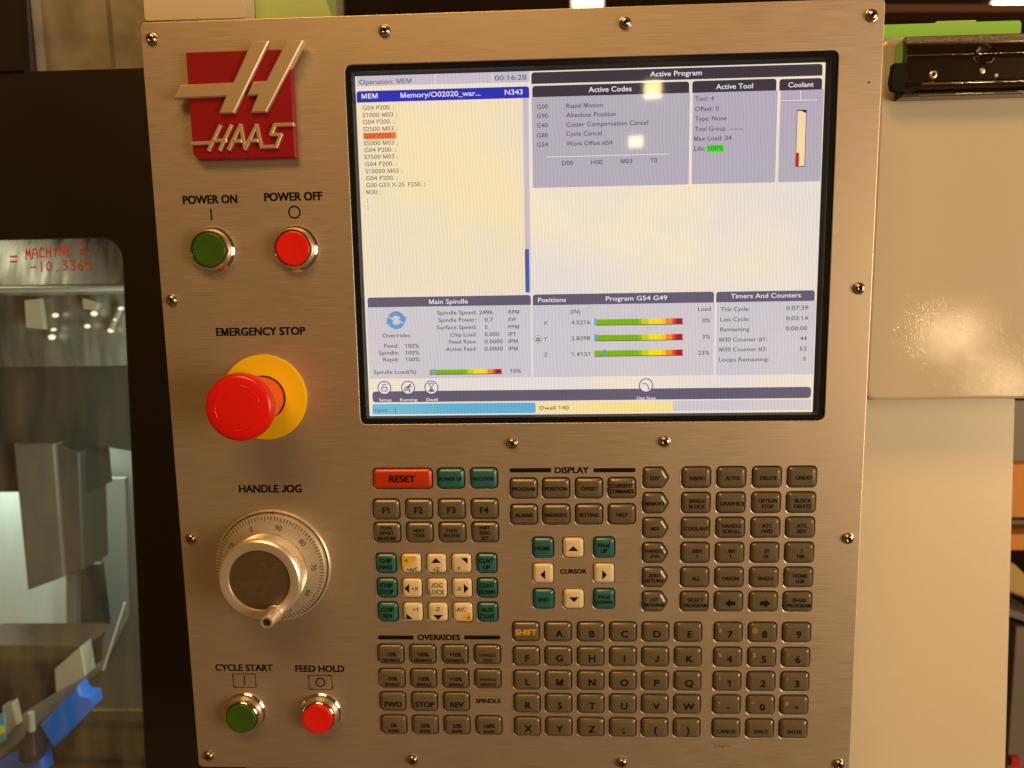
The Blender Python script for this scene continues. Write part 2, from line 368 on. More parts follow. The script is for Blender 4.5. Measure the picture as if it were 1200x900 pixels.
TEXTS = [('Operation: MEM', -151.23, -116.33, 111.36, 3.1, 'g'), ('00:16:28', -60.64, -39.78, 111.5, 3.2, 'g'), ('MEM', -149.92, -139.35, 102.4, 3.1, 'w'), ('Memory/O02020_war...', -123.71, -70.48, 102.3, 3.2, 'w'), ('N343', -54.26, -42.5, 102.27, 3.2, 'w'), ('G04 P200. ;', -149.67, -128.39, 94.81, 2.7, 'm'), ('S1000 M03 ;', -149.88, -126.84, 90.18, 2.7, 'm'), ('G04 P200. ;', -149.84, -128.51, 85.8, 2.7, 'm'), ('S2500 M03 ;', -149.81, -126.84, 81.14, 2.7, 'm'), ('G04 P200.', -149.67, -130.24, 76.65, 2.7, 'm'), ('S5000 M03 ;', -149.76, -126.96, 71.95, 2.7, 'm'), ('G04 P200. ;', -149.72, -128.28, 67.52, 2.7, 'm'), ('S7500 M03 ;', -149.91, -127.06, 63.06, 2.7, 'm'), ('G04 P200. ;', -149.54, -128.05, 58.37, 2.7, 'm'), ('S10000 M03 ;', -149.51, -124.52, 53.63, 2.7, 'm'), ('G04 P200. ;', -149.48, -127.82, 49.06, 2.7, 'm'), ('G00 G53 X-25. F250. ;', -149.56, -109.4, 44.47, 2.7, 'm'), ('M30 ;', -149.53, -139.84, 39.96, 2.7, 'm'), (';', -149.29, -148.7, 34.96, 2.7, 'm'), (';', -149.14, -148.56, 30.14, 2.7, 'm'), ('Active Program', 41.15, 74.63, 111.11, 3.1, 'w'), ('Active Codes', 1.03, 29.09, 102.41, 3.2, 'w'), ('Active Tool', 84.1, 107.79, 101.94, 3.1, 'w'), ('Coolant', 130.59, 146.72, 101.81, 3.1, 'w'), ('G00', -33.09, -25.92, 92.54, 2.8, 'd'), ('G90', -33.16, -25.98, 86.56, 2.8, 'd'), ('G40', -33.24, -26.04, 80.56, 2.8, 'd'), ('G80', -33.32, -26.11, 74.26, 2.8, 'd'), ('G54', -33.39, -26.17, 68.22, 2.8, 'd'), ('Rapid Motion', -13.79, 10.43, 92.61, 2.8, 'd'), ('Absolute Position', -13.83, 18.96, 86.69, 2.8, 'd'), ('Cutter Compensation Cancel', -13.87, 40.05, 80.65, 2.8, 'd'), ('Cycle Cancel', -13.92, 9.69, 74.66, 2.8, 'd'), ('Work Offset #54', -13.96, 16.62, 68.44, 2.8, 'd'), ('D00', -16.85, -9.57, 55.95, 2.8, 'd'), ('H00', 2.64, 10.01, 56.04, 2.8, 'd'), ('M03', 22.34, 29.85, 56.24, 2.8, 'd'), ('T0', 41.69, 46.2, 56.31, 2.8, 'd'), ('Tool: 4', 70.57, 82.64, 94.81, 2.8, 'd'), ('Offset: 0', 70.67, 86.04, 88.31, 2.8, 'd'), ('Type: None', 70.65, 91.21, 82.15, 2.8, 'd'), ('Tool Group', 70.59, 90.62, 75.66, 2.8, 'd'), ('-------', 93.23, 101.72, 75.39, 2.8, 'd'), ('Max Load: 34', 70.29, 94.64, 69.53, 2.8, 'd'), ('Life:', 70.4, 77.66, 63.09, 2.8, 'd'), ('100%', 79.0, 89.32, 63.11, 2.8, 'd'), ('Main Spindle', -109.08, -82.25, -34.72, 3.1, 'w'), ('Overrides', -142.63, -122.89, -57.55, 2.7, 'd'), ('Feed:', -141.36, -131.65, -64.76, 2.7, 'd'), ('100%', -126.98, -117.17, -64.96, 2.7, 'd'), ('Spindle:', -145.64, -131.29, -69.57, 2.7, 'd'), ('100%', -127.03, -117.09, -69.79, 2.7, 'd'), ('Rapid:', -142.53, -131.89, -74.32, 2.7, 'd'), ('100%', -127.09, -117.01, -74.51, 2.7, 'd'), ('Spindle Load(%)', -149.52, -119.71, -83.12, 2.7, 'd'), ('10%', -53.98, -46.32, -83.41, 2.7, 'd'), ('Spindle Speed:', -103.57, -76.48, -42.36, 2.7, 'd'), ('Spindle Power:', -102.95, -76.6, -47.42, 2.7, 'd'), ('Surface Speed:', -104.23, -76.72, -52.48, 2.7, 'd'), ('Chip Load:', -95.11, -76.84, -57.62, 2.7, 'd'), ('Feed Rate:', -96.02, -76.95, -62.53, 2.7, 'd'), ('Active Feed:', -98.32, -77.07, -67.62, 2.7, 'd'), ('2496', -74.65, -65.34, -42.55, 2.7, 'd'), ('0.7', -70.93, -65.2, -47.63, 2.7, 'd'), ('0', -71.04, -68.91, -52.72, 2.7, 'd'), ('0.000', -71.15, -61.09, -57.67, 2.7, 'd'), ('0.0000', -71.26, -58.71, -62.71, 2.7, 'd'), ('0.0000', -71.37, -58.8, -67.74, 2.7, 'd'), ('RPM', -54.33, -47.1, -42.56, 2.6, 'd'), ('KW', -54.42, -49.24, -47.64, 2.6, 'd'), ('FPM', -54.51, -47.26, -52.82, 2.6, 'd'), ('IPT', -54.6, -49.17, -57.81, 2.6, 'd'), ('IPM', -54.68, -48.42, -62.71, 2.6, 'd'), ('IPM', -54.77, -48.5, -67.74, 2.6, 'd'), ('Setup', -146.66, -137.81, -102.88, 2.0, 'w'), ('Running', -131.75, -119.66, -102.92, 2.0, 'w'), ('Dwell', -113.14, -105.19, -102.97, 2.0, 'w'), ('Opt Stop', 33.53, 46.69, -103.44, 2.0, 'w'), ('input:', -150.96, -140.94, -110.03, 2.6, 'b'), ('|', -135.54, -135.06, -110.13, 3.2, 'b'), ('Dwell 140', -33.77, -13.54, -109.65, 2.7, 'k'), ('Positions', -33.92, -15.01, -34.75, 3, 'w'), ('Program G54 G49', 12.32, 53.7, -34.52, 3, 'w'), ('(IN)', -11.8, -5.15, -42.92, 2.8, 'd'), ('X', -30.13, -28.01, -50.56, 2.6, 'd'), ('Y', -30.13, -28.01, -61.37, 2.6, 'd'), ('Z', -30.14, -28.01, -72.37, 2.6, 'd'), ('4.5216', -11.26, 1.47, -50.45, 2.7, 'd'), ('2.8298', -11.33, 1.44, -61.35, 2.7, 'd'), ('1.4151', -11.4, 1.41, -72.32, 2.7, 'd'), ('Load', 74.74, 83.36, -42.54, 2.7, 'd'), ('0%', 77.75, 82.93, -50.32, 2.7, 'd'), ('3%', 77.94, 83.13, -61.49, 2.7, 'd'), ('23%', 75.23, 82.99, -72.48, 2.7, 'd'), ('Timers And Counters', 96.58, 143.2, -34.21, 3, 'w'), ('This Cycle:', 89.85, 109.26, -42.91, 2.7, 'd'), ('Last Cycle:', 89.81, 109.32, -49.79, 2.7, 'd'), ('Remaining', 89.95, 109.49, -56.64, 2.7, 'd'), ('M30 Counter #1:', 89.51, 121.66, -63.65, 2.7, 'd'), ('M30 Counter #2:', 89.65, 121.68, -70.37, 2.7, 'd'), ('Loops Remaining:', 89.56, 123.09, -77.35, 2.7, 'd'), ('0:07:39', 133.88, 148.43, -42.76, 2.7, 'd'), ('0:02:14', 133.87, 148.45, -49.72, 2.7, 'd'), ('0:00:00', 133.86, 148.24, -56.6, 2.7, 'd'), ('44', 143.68, 148.19, -63.45, 2.7, 'd'), ('52', 143.58, 148.44, -70.49, 2.7, 'd'), ('0', 146.05, 148.11, -77.46, 2.7, 'd')]
RECTS = [('status_field', -153.21, 108.8, -100.48, 115.92, 'lilac', 0, ''), ('status_field', -99.94, 108.61, -62.88, 116.42, 'lilac', 0, ''), ('status_field', -62.32, 108.45, -38.08, 115.99, 'lilac', 0, ''), ('title_bar', -153.4, 98.38, -38.15, 105.7, 'blue', 2, 't'), ('program_listing', -155.48, -29.53, -40.6, 98.38, 'cream', 0, ''), ('scroll_bar', -42.42, -29.94, -38.8, 98.25, 'lilac', 0, ''), ('scroll_thumb', -42.52, -29.31, -39.73, -0.24, 'thumb', 0, ''), ('highlight_bar', -149.9, 74.59, -127.94, 78.8, 'orange', 0, ''), ('title_bar', -36.61, 107.07, 152.1, 114.36, 'dark', 2, 't'), ('title_bar', -36.07, 98.68, 66.68, 105.82, 'dark', 2, 't'), ('info_panel', -36.5, 40.2, 67.15, 98.68, 'lilac2', 1, 'b'), ('title_bar', 68.63, 98.61, 122.91, 106.0, 'dark', 2, 't'), ('info_panel', 69.12, 40.31, 123.88, 98.61, 'lilac2', 1, 'b'), ('title_bar', 124.84, 98.46, 152.19, 105.59, 'dark', 2, 't'), ('info_panel', 125.83, 40.29, 153.42, 98.46, 'lilac2', 1, 'b'), ('info_panel', 78.61, 60.55, 89.94, 65.51, 'green', 1, 'a'), ('rule_line', -27.22, 59.95, 53.92, 60.34, 'w', 0, ''), ('rule_line', 126.51, 91.86, 149.65, 92.23, 'w', 0, ''), ('rule_line', 138.38, 92.06, 138.76, 97.93, 'w', 0, ''), ('coolant_gauge', 136.76, 49.86, 142.94, 86.01, 'k', 0, ''), ('coolant_level', 137.09, 50.3, 142.61, 85.36, 'cream2', 0, ''), ('coolant_level', 136.88, 50.08, 138.99, 58.92, 'red', 0, ''), ('title_bar', -151.95, -37.93, -38.92, -31.18, 'slate', 2, 't'), ('info_panel', -152.75, -87.83, -39.18, -37.94, 'pale', 1, 'b'), ('title_bar', -37.55, -38.27, 85.31, -30.95, 'slate', 2, 't'), ('info_panel', -37.92, -87.98, 85.85, -38.27, 'pale', 1, 'b'), ('title_bar', 86.82, -38.22, 152.48, -31.15, 'slate', 2, 't'), ('info_panel', 87.37, -88.15, 153.51, -38.22, 'pale', 1, 'b'), ('task_bar', -151.36, -104.61, 152.45, -96.83, 'slate', 2.5, 'a'), ('input_field', -151.74, -113.22, -36.59, -105.83, 'cyan', 1.5, 'a'), ('message_field', -36.16, -113.29, 58.5, -105.79, 'yellow', 0, ''), ('message_field', 58.49, -112.69, 152.84, -105.56, 'pale', 1, 'a')]
GAUGES = [(-110.34, -59.93, -83.47, 3.02, -107.46), (4.45, 64.5, -50.45, 3.78, 5.21), (4.42, 64.64, -61.2, 3.78, 5.65), (4.4, 64.79, -71.9, 3.78, 11.38)]
ICONS = [(-142.55, -94.31, 4.9, 'lock'), (-125.82, -94.38, 4.9, 'run'), (-109.38, -94.5, 4.9, 'glass'), (39.93, -94.6, 4.9, 'stop'), (-34.25, -61.53, 2.5, 'home'), (-132.41, -47.08, 6.2, 'arrows')]
LCD = (-154.16, 115.52, 154.54, -114.03, 153.17, 113.95, -152.26, -114.62)
INNER = {'sheet': [(-665.76, 52.75), (-444.86, 48.25), (-451.11, -28.32), (-674.98, -24.64)], 'rail': [(-642.41, -19.2), (-438.75, -19.94)], 'lamps': [(-602.88, -50.78), (-606.65, -67.5), (-609.61, -76.38), (-556.09, -49.52), (-565.61, -64.14), (-523.28, -44.15), (-530.49, -56.78), (-537.72, -69.48)], 'patch': [(-637.63, -32.77), (-617.92, -31.1), (-616.52, -66.98), (-639.0, -64.65)], 'patch2': [(-567.81, -31.91), (-547.98, -38.16), (-552.8, -46.01), (-567.93, -43.79)], 'head1': [(-752.82, -226.92), (-695.6, -227.36), (-700.25, -415.94), (-754.94, -435.89)], 'head2': [(-829.84, -86.99), (-641.54, -89.57), (-654.93, -228.76), (-847.03, -227.28)], 'head3': [(-699.07, -228.42), (-665.62, -240.54), (-675.85, -408.04), (-703.75, -417.99)], 'pale': [(-983.58, -234.34), (-787.17, -236.06), (-828.87, -655.05), (-1035.29, -656.43)], 'col': [(-765.46, -357.28), (-749.37, -357.34), (-772.53, -621.38), (-789.15, -621.49)], 'dcol': [(-771.0, -446.71), (-729.7, -446.73), (-727.81, -545.62), (-766.02, -625.15), (-785.72, -625.27)], 'back': [(-1056.88, 176.99), (-545.35, 165.08), (-614.18, -811.79), (-1185.35, -817.86)], 'rstrip': [(-754.75, -325.06), (-713.45, -325.29), (-726.89, -559.24), (-782.88, -658.16)], 'rod': [(-525.36, -385.9), (-558.87, -470.27)], 'vtop': [(-750.39, -456.44), (-611.18, -455.76), (-600.71, -459.05), (-637.36, -479.36), (-753.21, -480.06)], 'vjaw': [(-748.76, -476.22), (-634.71, -475.54), (-637.97, -518.19), (-669.29, -546.82), (-757.27, -547.65)], 'vend': [(-632.83, -479.49), (-595.61, -449.47), (-593.24, -491.45), (-633.98, -511.85)], 'vbase': [(-757.42, -615.8), (-753.98, -586.98), (-630.33, -508.9), (-591.76, -486.43), (-595.07, -498.63), (-711.4, -597.94)], 'vblock': [(-693.14, -521.28), (-679.68, -515.62), (-676.56, -545.63), (-690.94, -559.23), (-696.83, -563.78)], 'label': [(-705.86, -533.51), (-690.36, -528.92), (-692.22, -564.67), (-710.34, -572.74)], 'blue1': [(-646.08, -543.27), (-593.27, -491.13), (-588.03, -502.0), (-575.64, -504.09), (-574.78, -517.22), (-631.1, -573.18)], 'blue2': [(-746.88, -627.83), (-699.37, -590.86), (-646.28, -575.6), (-644.93, -603.71), (-751.69, -668.15)], 'noz': [(-643.83, -518.31), (-646.04, -539.11), (-649.68, -573.33)], 'floor': [(-750.19, -589.16), (-467.01, -586.54), (-477.96, -741.93), (-865.62, -748.29)], 'grooves': [(-750.24, -602.83), (-537.19, -600.72), (-756.27, -658.06), (-541.56, -655.39)], 'text1': [(-477.15, 9.69), (-410.48, 13.48)], 'text2': [(-473.86, -1.97), (-420.77, -0.03)], 'eq': [(-491.08, 7.05), (-483.83, 4.02)]}
BACK = {'lamp1': [(53.21, 706.44), (124.48, 704.12), (124.45, 669.34), (53.0, 671.61)], 'lamp2': [(1102.66, 664.21), (1198.78, 673.06), (1202.39, 624.94), (1088.26, 632.58)], 'beam': [(774.15, 621.55), (1305.69, 604.51), (1307.19, 587.39), (774.98, 604.24)], 'wall': [(-2795.25, 1975.32), (2594.55, 1712.36), (3340.78, -3479.91), (-3833.21, -3798.37)], 'box1': [(703.26, -327.97), (783.29, -321.42), (790.56, -415.57), (709.23, -415.31)], 'box2': [(711.32, -445.76), (792.9, -445.93), (794.92, -472.12), (713.12, -472.02)], 'bag': [(708.26, -487.21), (735.83, -493.04), (794.29, -548.65), (795.65, -566.34), (711.47, -534.06)], 'shelf': [(679.33, -547.39), (790.81, -588.26), (791.72, -600.06), (680.29, -562.07)], 'post': [(744.88, -600.64), (798.29, -600.44), (817.74, -852.5), (748.0, -861.28)], 'red': [(750.01, -826.9), (759.66, -844.01)], 'greytop': [(680.96, -225.82), (802.53, -227.07), (810.68, -330.75), (687.79, -329.94)]}
BRKT = [(214.56, -109.43), (220.88, -109.49), (221.13, -114.72), (214.8, -114.65)]
HAND = [(-218.41, -247.03)]
GRAF = [(88.36, -360.07), (106.85, -359.86)]
# ================================================================== control panel
CPL = thing('control_panel', (-53, -382, 0), 'brushed metal machine control panel with lit display, keypad, jog wheel and red emergency stop', 'control panel')

# ---- layout tables (mm)
CX = {'f0': -143.8, 'f1': -120.4, 'f2': -97.0, 'f3': -73.6, 'j0': -145.5, 'j1': -127.3, 'j2': -109.1, 'j3': -91.0, 'j4': -72.9,
      'o0': -144.8, 'o1': -121.3, 'o2': -97.6, 'o3': -74.0, 'd0': -45.7, 'd1': -22.9, 'd2': .1, 'd3': 23.0, 'c0': -32.6, 'c1': -11.1, 'c2': 10.6,
      'm': 46.0, 'g0': 74.5, 'g1': 98.6, 'g2': 122.9, 'g3': 146.8, 'a0': -45.6, 'a1': -22.5, 'a2': 1.0, 'a3': 24.2, 'a4': 47.3, 'a5': 70.6,
      'n0': 98.9, 'n1': 123.1, 'n2': 147.0, 'r': -131.3}
RY = {'f0': -158.7, 'f1': -181.0, 'f2': -198.1, 'j0': -221.1, 'j1': -239.6, 'j2': -257.9, 'o0': -290.4, 'o1': -309.3, 'o2': -327.5, 'o3': -345.9,
      'd0': -166.2, 'd1': -185.2, 'c0': -209.5, 'c1': -228.5, 'c2': -247.7, 'g0': -159.0, 'g1': -177.2, 'g2': -195.2, 'g3': -213.5, 'g4': -231.6, 'g5': -249.6,
      'a0': -272.7, 'a1': -291.5, 'a2': -310.0, 'a3': -328.1, 'a4': -346.5}
SHAPES = {'wide': (rect(-9.2, -6.95, 9.2, 6.95), 2.9), 'grid': (rect(-9.5, -6.95, 9.5, 6.95), 2.9), 'square': (rect(-6.85, -6.9, 6.85, 6.9), 2.7),
          'cursor': (rect(-7.1, -7.1, 7.1, 7.1), 2.8), 'reset': (rect(-20.8, -7, 20.8, 7), 2.9),
          'mode': ([(-7.9, -6.95), (5.0, -6.95), (9.2, 0), (5.0, 6.95), (-7.9, 6.95)], 2.7)}
# keys: (column, row, shape, colour, [(text, dx, dy, cap height, bold)], name for label)
K = []
def k(c, r_, sh, mt, tx, nm=None): K.append((CX[c], RY[r_], sh, mt, tx, nm or ' '.join(t[0] for t in tx)))
def L(*lines, cap=2.5, lead=4.3, bold=.034):
    n_ = len(lines); return [(s, 0, (n_-1)/2*lead-i*lead, cap, bold) for i, s in enumerate(lines)]
k('r', 'f0', 'reset', 'key_orange', [('RESET', 0, .3, 4.6, .035)])
k('f2', 'f0', 'wide', 'key_green', L('POWER UP')); k('f3', 'f0', 'wide', 'key_green', L('RECOVER'))
for i in range(4): k('f%d' % i, 'f1', 'wide', 'key_grey', [('F%d' % (i+1), 0, -.4, 4.4, .03)])
for c, t in zip(('f0', 'f1', 'f2', 'f3'), (('TOOL', 'OFFSET', 'MEASURE'), ('NEXT', 'TOOL'), ('TOOL', 'RELEASE'), ('PART', 'ZERO', 'SET'))):
    k(c, 'f2', 'wide', 'key_grey', L(*t, cap=2.35, lead=3.75))
for r_, a, b_ in (('j0', ('CHIP', 'FWD'), ('CLNT', 'UP')), ('j1', ('CHIP', 'STOP'), ('CLNT', 'DOWN')), ('j2', ('CHIP', 'REV'), ('AUX', 'CLNT'))):
    k('j0', r_, 'square', 'key_green', L(*a, cap=3.1, lead=5.0)); k('j4', r_, 'square', 'key_green', L(*b_, cap=3.1, lead=5.0))
up = [(-3.6, 0), (3.6, 0), (0, 3.7)]; dn_ = [(-3.6, 3.7), (0, 0), (3.6, 3.7)]; lf = [(3.4, -3.6), (3.4, 3.6), (0, 0)]; rg = [(0, -3.6), (3.4, 0), (0, 3.6)]
def tri(p, dx, dy): return ('#tri', [(x+dx, y+dy) for x, y in p], 0, 0, 0)
k('j1', 'j0', 'square', 'key_cream', [('#ochre', [(-5.9, -1.5), (-1.8, -1.5), (3.8, 2.5), (3.8, 5.8), (-4.6, 5.8), (-5.9, 4.5)], 0, 0, 0), ('+B', -3.6, 2.7, 2.0, .02), ('+A/C', 1.0, -4.0, 2.9, .01)], 'A C with a yellow corner')
k('j2', 'j0', 'square', 'key_cream', [tri(up, 0, .9), ('+Z', 0, -4.0, 3.0, .01)], 'plus Z under an up arrow')
k('j3', 'j0', 'square', 'key_cream', [('#tri', [(-.2, 4.6), (4.6, 4.6), (4.6, .2)], 0, 0, 0), ('-Y', -2.4, -3.7, 3.0, .01)], 'minus Y')
k('j1', 'j1', 'square', 'key_cream', [tri(lf, -5.2, .2), ('+X', 2.4, 0, 3.0, .01)], 'plus X beside a left arrow')
k('j2', 'j1', 'square', 'key_cream', L('JOG', 'LOCK', cap=3.2, lead=5.2, bold=.01))
k('j3', 'j1', 'square', 'key_cream', [tri(rg, 1.4, .2), ('-X', -2.5, 0, 3.0, .01)], 'minus X beside a right arrow')
k('j1', 'j2', 'square', 'key_cream', [('#tri', [(-4.6, -4.8), (.2, -4.8), (-4.6, -.4)], 0, 0, 0), ('+Y', 2.6, 2.4, 3.0, .01)], 'plus Y')
k('j2', 'j2', 'square', 'key_cream', [('-Z', 0, 2.8, 3.0, .01), tri(dn_, .2, -5.2)], 'minus Z over a down arrow')
k('j3', 'j2', 'square', 'key_cream', [('#ochre', [(-3.0, -5.9), (4.6, -5.9), (5.9, -4.6), (5.9, .5), (2.5, -.5)], 0, 0, 0), ('-B', 4.0, -3.6, 2.0, .02), ('-A/C', -1.4, 2.7, 2.9, .01)], 'minus A C with a yellow corner')
for r_, w_ in (('o0', 'FEED RATE'), ('o1', 'SPINDLE')):
    w2_ = w_.replace(' ', '')
    for c, p in (('o0', '-10%'), ('o1', '100%'), ('o2', '+10%')): k(c, r_, 'wide', 'key_grey', [(p, .4, .6, 2.9, .03), (w2_, .4, -3.9, 2.15, .034)])
k('o3', 'o0', 'wide', 'key_grey', [('HANDLE', .4, .4, 2.3, .02), ('FEED', .4, -3.6, 2.3, .02)]); k('o3', 'o1', 'wide', 'key_grey', [('HANDLE', .4, .4, 2.3, .02), ('SPINDLE', .4, -3.6, 2.3, .02)])
for c, s in (('o0', 'FWD'), ('o1', 'STOP'), ('o2', 'REV')): k(c, 'o2', 'wide', 'key_grey', [(s, .6, -1.3, 3.8, .035)])
for c, s in (('o0', '5%'), ('o1', '25%'), ('o2', '50%'), ('o3', '100%')): k(c, 'o3', 'wide', 'key_grey', [(s, .4, .4, 2.9, .03), ('RAPID', .4, -3.9, 2.15, .034)])
for i, s in enumerate((('PROGRAM',), ('POSITION',), ('OFFSET',), ('CURRENT', 'COMMANDS'))): k('d%d' % i, 'd0', 'wide', 'key_grey', L(*s, cap=2.6, lead=4.0))
for i, s in enumerate(('ALARMS', 'DIAGNOSTIC', 'SETTING', 'HELP')): k('d%d' % i, 'd1', 'wide', 'key_grey', L(s, cap=2.6))
k('c0', 'c0', 'cursor', 'key_green', L('HOME', cap=2.8)); k('c2', 'c0', 'cursor', 'key_green', L('PAGE', 'UP', cap=2.6, lead=4)); k('c0', 'c2', 'cursor', 'key_green', L('END', cap=2.8)); k('c2', 'c2', 'cursor', 'key_green', L('PAGE', 'DOWN', cap=2.6, lead=4))
k('c1', 'c0', 'cursor', 'key_cream', [tri(up, 0, -2.0)], 'a cursor up arrow'); k('c1', 'c2', 'cursor', 'key_cream', [tri(dn_, .2, -1.8)], 'a cursor down arrow')
k('c0', 'c1', 'cursor', 'key_cream', [tri(lf, -2.0, -.6)], 'a cursor left arrow'); k('c2', 'c1', 'cursor', 'key_cream', [tri(rg, -1.4, -.6)], 'a cursor right arrow')
for i, s in enumerate((('EDIT',), ('MEMORY',), ('MDI',), ('HANDLE', 'JOG'), ('ZERO', 'RETURN'), ('LIST', 'PROGRAM'))): k('m', 'g%d' % i, 'mode', 'key_grey', L(*s, cap=2.5, lead=3.9))
GT = [[('INSERT',), ('ALTER',), ('DELETE',), ('UNDO',)], [('SINGLE', 'BLOCK'), ('GRAPHICS',), ('OPTION', 'STOP'), ('BLOCK', 'DELETE')], [('COOLANT',), ('HANDLE', 'SCROLL'), ('ATC', 'FWD'), ('ATC', 'REV')],
      [('.0001', '.1'), ('.001', '1.'), ('.01', '10.'), ('.1', '100.')], [('ALL',), ('ORIGIN',), ('SINGLE',), ('HOME', 'G28')], [('SELECT', 'PROGRAM'), '<', '>', ('ERASE', 'PROGRAM')]]
for r_, row in enumerate(GT):
    for c, s in enumerate(row):
        if isinstance(s, str):
            a = [(-3.6, 0), (0, 3.3), (0, 1.5), (3.6, 1.5), (3.6, -1.5), (0, -1.5), (0, -3.3)]
            if s == '>': a = [(-x, y) for x, y in a]
            k('g%d' % c, 'g%d' % r_, 'grid', 'key_grey', [('#tri', [(x+.8, y-.6) for x, y in a], 0, 0, 0)], 'a thick arrow pointing '+('left' if s == '<' else 'right'))
        else: k('g%d' % c, 'g%d' % r_, 'grid', 'key_grey', [(t[0], t[1]+.6, t[2]-.2, t[3], t[4]) for t in L(*s, cap=2.6, lead=4.0)])
AL = ['^ABCDE', 'FGHIJK', 'LMNOPQ', 'RSTUVW', 'XYZ;()']
for r_, row in enumerate(AL):
    for c, s in enumerate(row):
        if s == '^': k('a0', 'a0', 'wide', 'key_grey', [('@SHIFT', 0, .3, 4.2, .02)], 'SHIFT in yellow')
        else:
            tx = [(s, .9 if r_ != 4 else .6, -.7, 4.9, .03)]
            if s in '()': tx.append(('@'+{'(': '[', ')': ']'}[s], -6.3, 2.4, 2.6, .0))
            k('a%d' % c, 'a%d' % r_, 'wide', 'key_grey', tx, {';': 'a semicolon', '(': 'an opening bracket', ')': 'a closing bracket'}.get(s, 'the letter '+s))
NU = [('7&', '8@', '9:'), ('4%', '5$', '6!'), ('1*', '2,', '3?'), ('-+', '0=', '.#')]
for r_, row in enumerate(NU):
    for c, s in enumerate(row):
        big = '•' if s[0] == '.' else s[0]
        tx = [(big, 1.0, -.7, 4.9, .03)] if s[0] != '.' else [('#dot', (1.2, -.7, 1.05), 0, 0, 0)]
        tx.append(('@'+s[1], -5.8, 2.5, 3.0, .01)); k('n%d' % c, 'a%d' % r_, 'grid', 'key_grey', tx, {'-': 'a minus sign', '.': 'a round point'}.get(s[0], 'the digit '+s[0]))
for c, s in enumerate(('CANCEL', 'SPACE', 'ENTER')): k('n%d' % c, 'a4', 'grid', 'key_grey', [(s, .4, -1.3, 2.7, .03)])

# ---- faceplate with a cut-out for every key and the display (real holes, softly broken edges)
DISP = rect(-159.6, -119.6, 160.8, 121.4)
def spl(cu, pts):
    s = cu.splines.new('POLY'); s.points.add(len(pts)-1); s.use_cyclic_u = True
    for p, (x, y) in zip(s.points, pts): p.co = (x, y, 0, 1)
cu = bpy.data.curves.new('plate', 'CURVE'); cu.dimensions = '2D'; cu.fill_mode = 'BOTH'; cu.extrude = 1.03; cu.bevel_depth = .42; cu.bevel_resolution = 1; cu.offset = -.42
spl(cu, rpoly(rect(-295.4, -382.4, 188.4, 152.2), 4, 6)); spl(cu, list(reversed(rpoly(DISP, 5, 6))))
for x, y, sh, mt, tx, nm in K:
    c, rd = SHAPES[sh]; spl(cu, list(reversed([(px+x, py+y) for px, py in rpoly(inset(ccw(c), -.75), rd+.75, 4)])))
po = bpy.data.objects.new('plate', cu); me = bpy.data.meshes.new_from_object(po)
g = G(); g.add([(q.co.x, q.co.y, q.co.z-1.45) for q in me.vertices], [tuple(p.vertices) for p in me.polygons])
nz_ = [p.normal.z for p in me.polygons]; g.m = [0 if q > .95 else 1 for q in nz_]
bpy.data.objects.remove(po)
PLATE = obj('faceplate', g, ['brushed_steel', 'edge_steel'], CPL, smooth=None)
# dark membrane behind the key openings
g = G(); g.box(-158, -362, -5.2, 164, -146, -3.2); obj('membrane', g, 'black_void', CPL)
# housing behind the plate
g = G(); g.rings(stack(rect(-290, -377, 183, 147), 10, [(0, -70), (0, -3.0), (7, -3.0), (7, -12)])); obj('housing', g, 'housing_beige', CPL)

# ---- keys
KM = {}
def key_mesh(sh):
    c, rd = SHAPES[sh]; g = G(); g.rings(stack(c, rd, [(0, -3.0), (0, .7), (.15, 1.0), (1.1, 1.78), (1.95, 2.16), (2.5, 2.3)], 5)); return g
CN = {'key_grey': 'grey', 'key_green': 'green', 'key_cream': 'cream', 'key_orange': 'wide orange'}
for x, y, sh, mt, tx, nm in K:
    if (sh, mt) not in KM:
        o = obj('key', key_mesh(sh), mt, CPL, (x, y, 0), 24); KM[(sh, mt)] = o.data
    else: o = place('key', KM[(sh, mt)], CPL, (x, y, 0))
    o['label'] = '%s key marked %s' % (CN[mt], nm)
    kw = max(p[0] for p in SHAPES[sh][0])*2-2.2
    if sh == 'mode': kw = 14.0
    gb, gy, go = G(), G(), G(); Z = 2.36
    for s, a, b_, c, d in tx:
        if s == '#tri': gb.add([(p[0], p[1], Z) for p in ccw(a)], [tuple(range(len(a)))])
        elif s == '#ochre': go.add([(p[0], p[1], 2.34) for p in ccw(a)], [tuple(range(len(a)))])
        elif s == '#dot': gb.add([(a[0]+a[2]*math.cos(t*math.pi/6), a[1]+a[2]*math.sin(t*math.pi/6), Z) for t in range(12)], [tuple(range(12))])
        elif s[0] == '@': text(gy, s[1:], a, b_, c, Z, maxw=kw, bold=d, cond=1.0)
        else: text(gb, s, a, b_, c, Z, maxw=kw, bold=d, cond=.92 if c < 3.4 else 1.05)
    if gb.v: obj('legend', gb, 'print_black', o, tuple(Vector((x, y, 0))), None)
    if gy.v: obj('shift_symbol', gy, 'print_yellow' if 'SHIFT' in nm else 'print_ochre', o, (x, y, 0), None)
    if go.v: obj('yellow_corner', go, 'print_yellow', o, (x, y, 0), None)

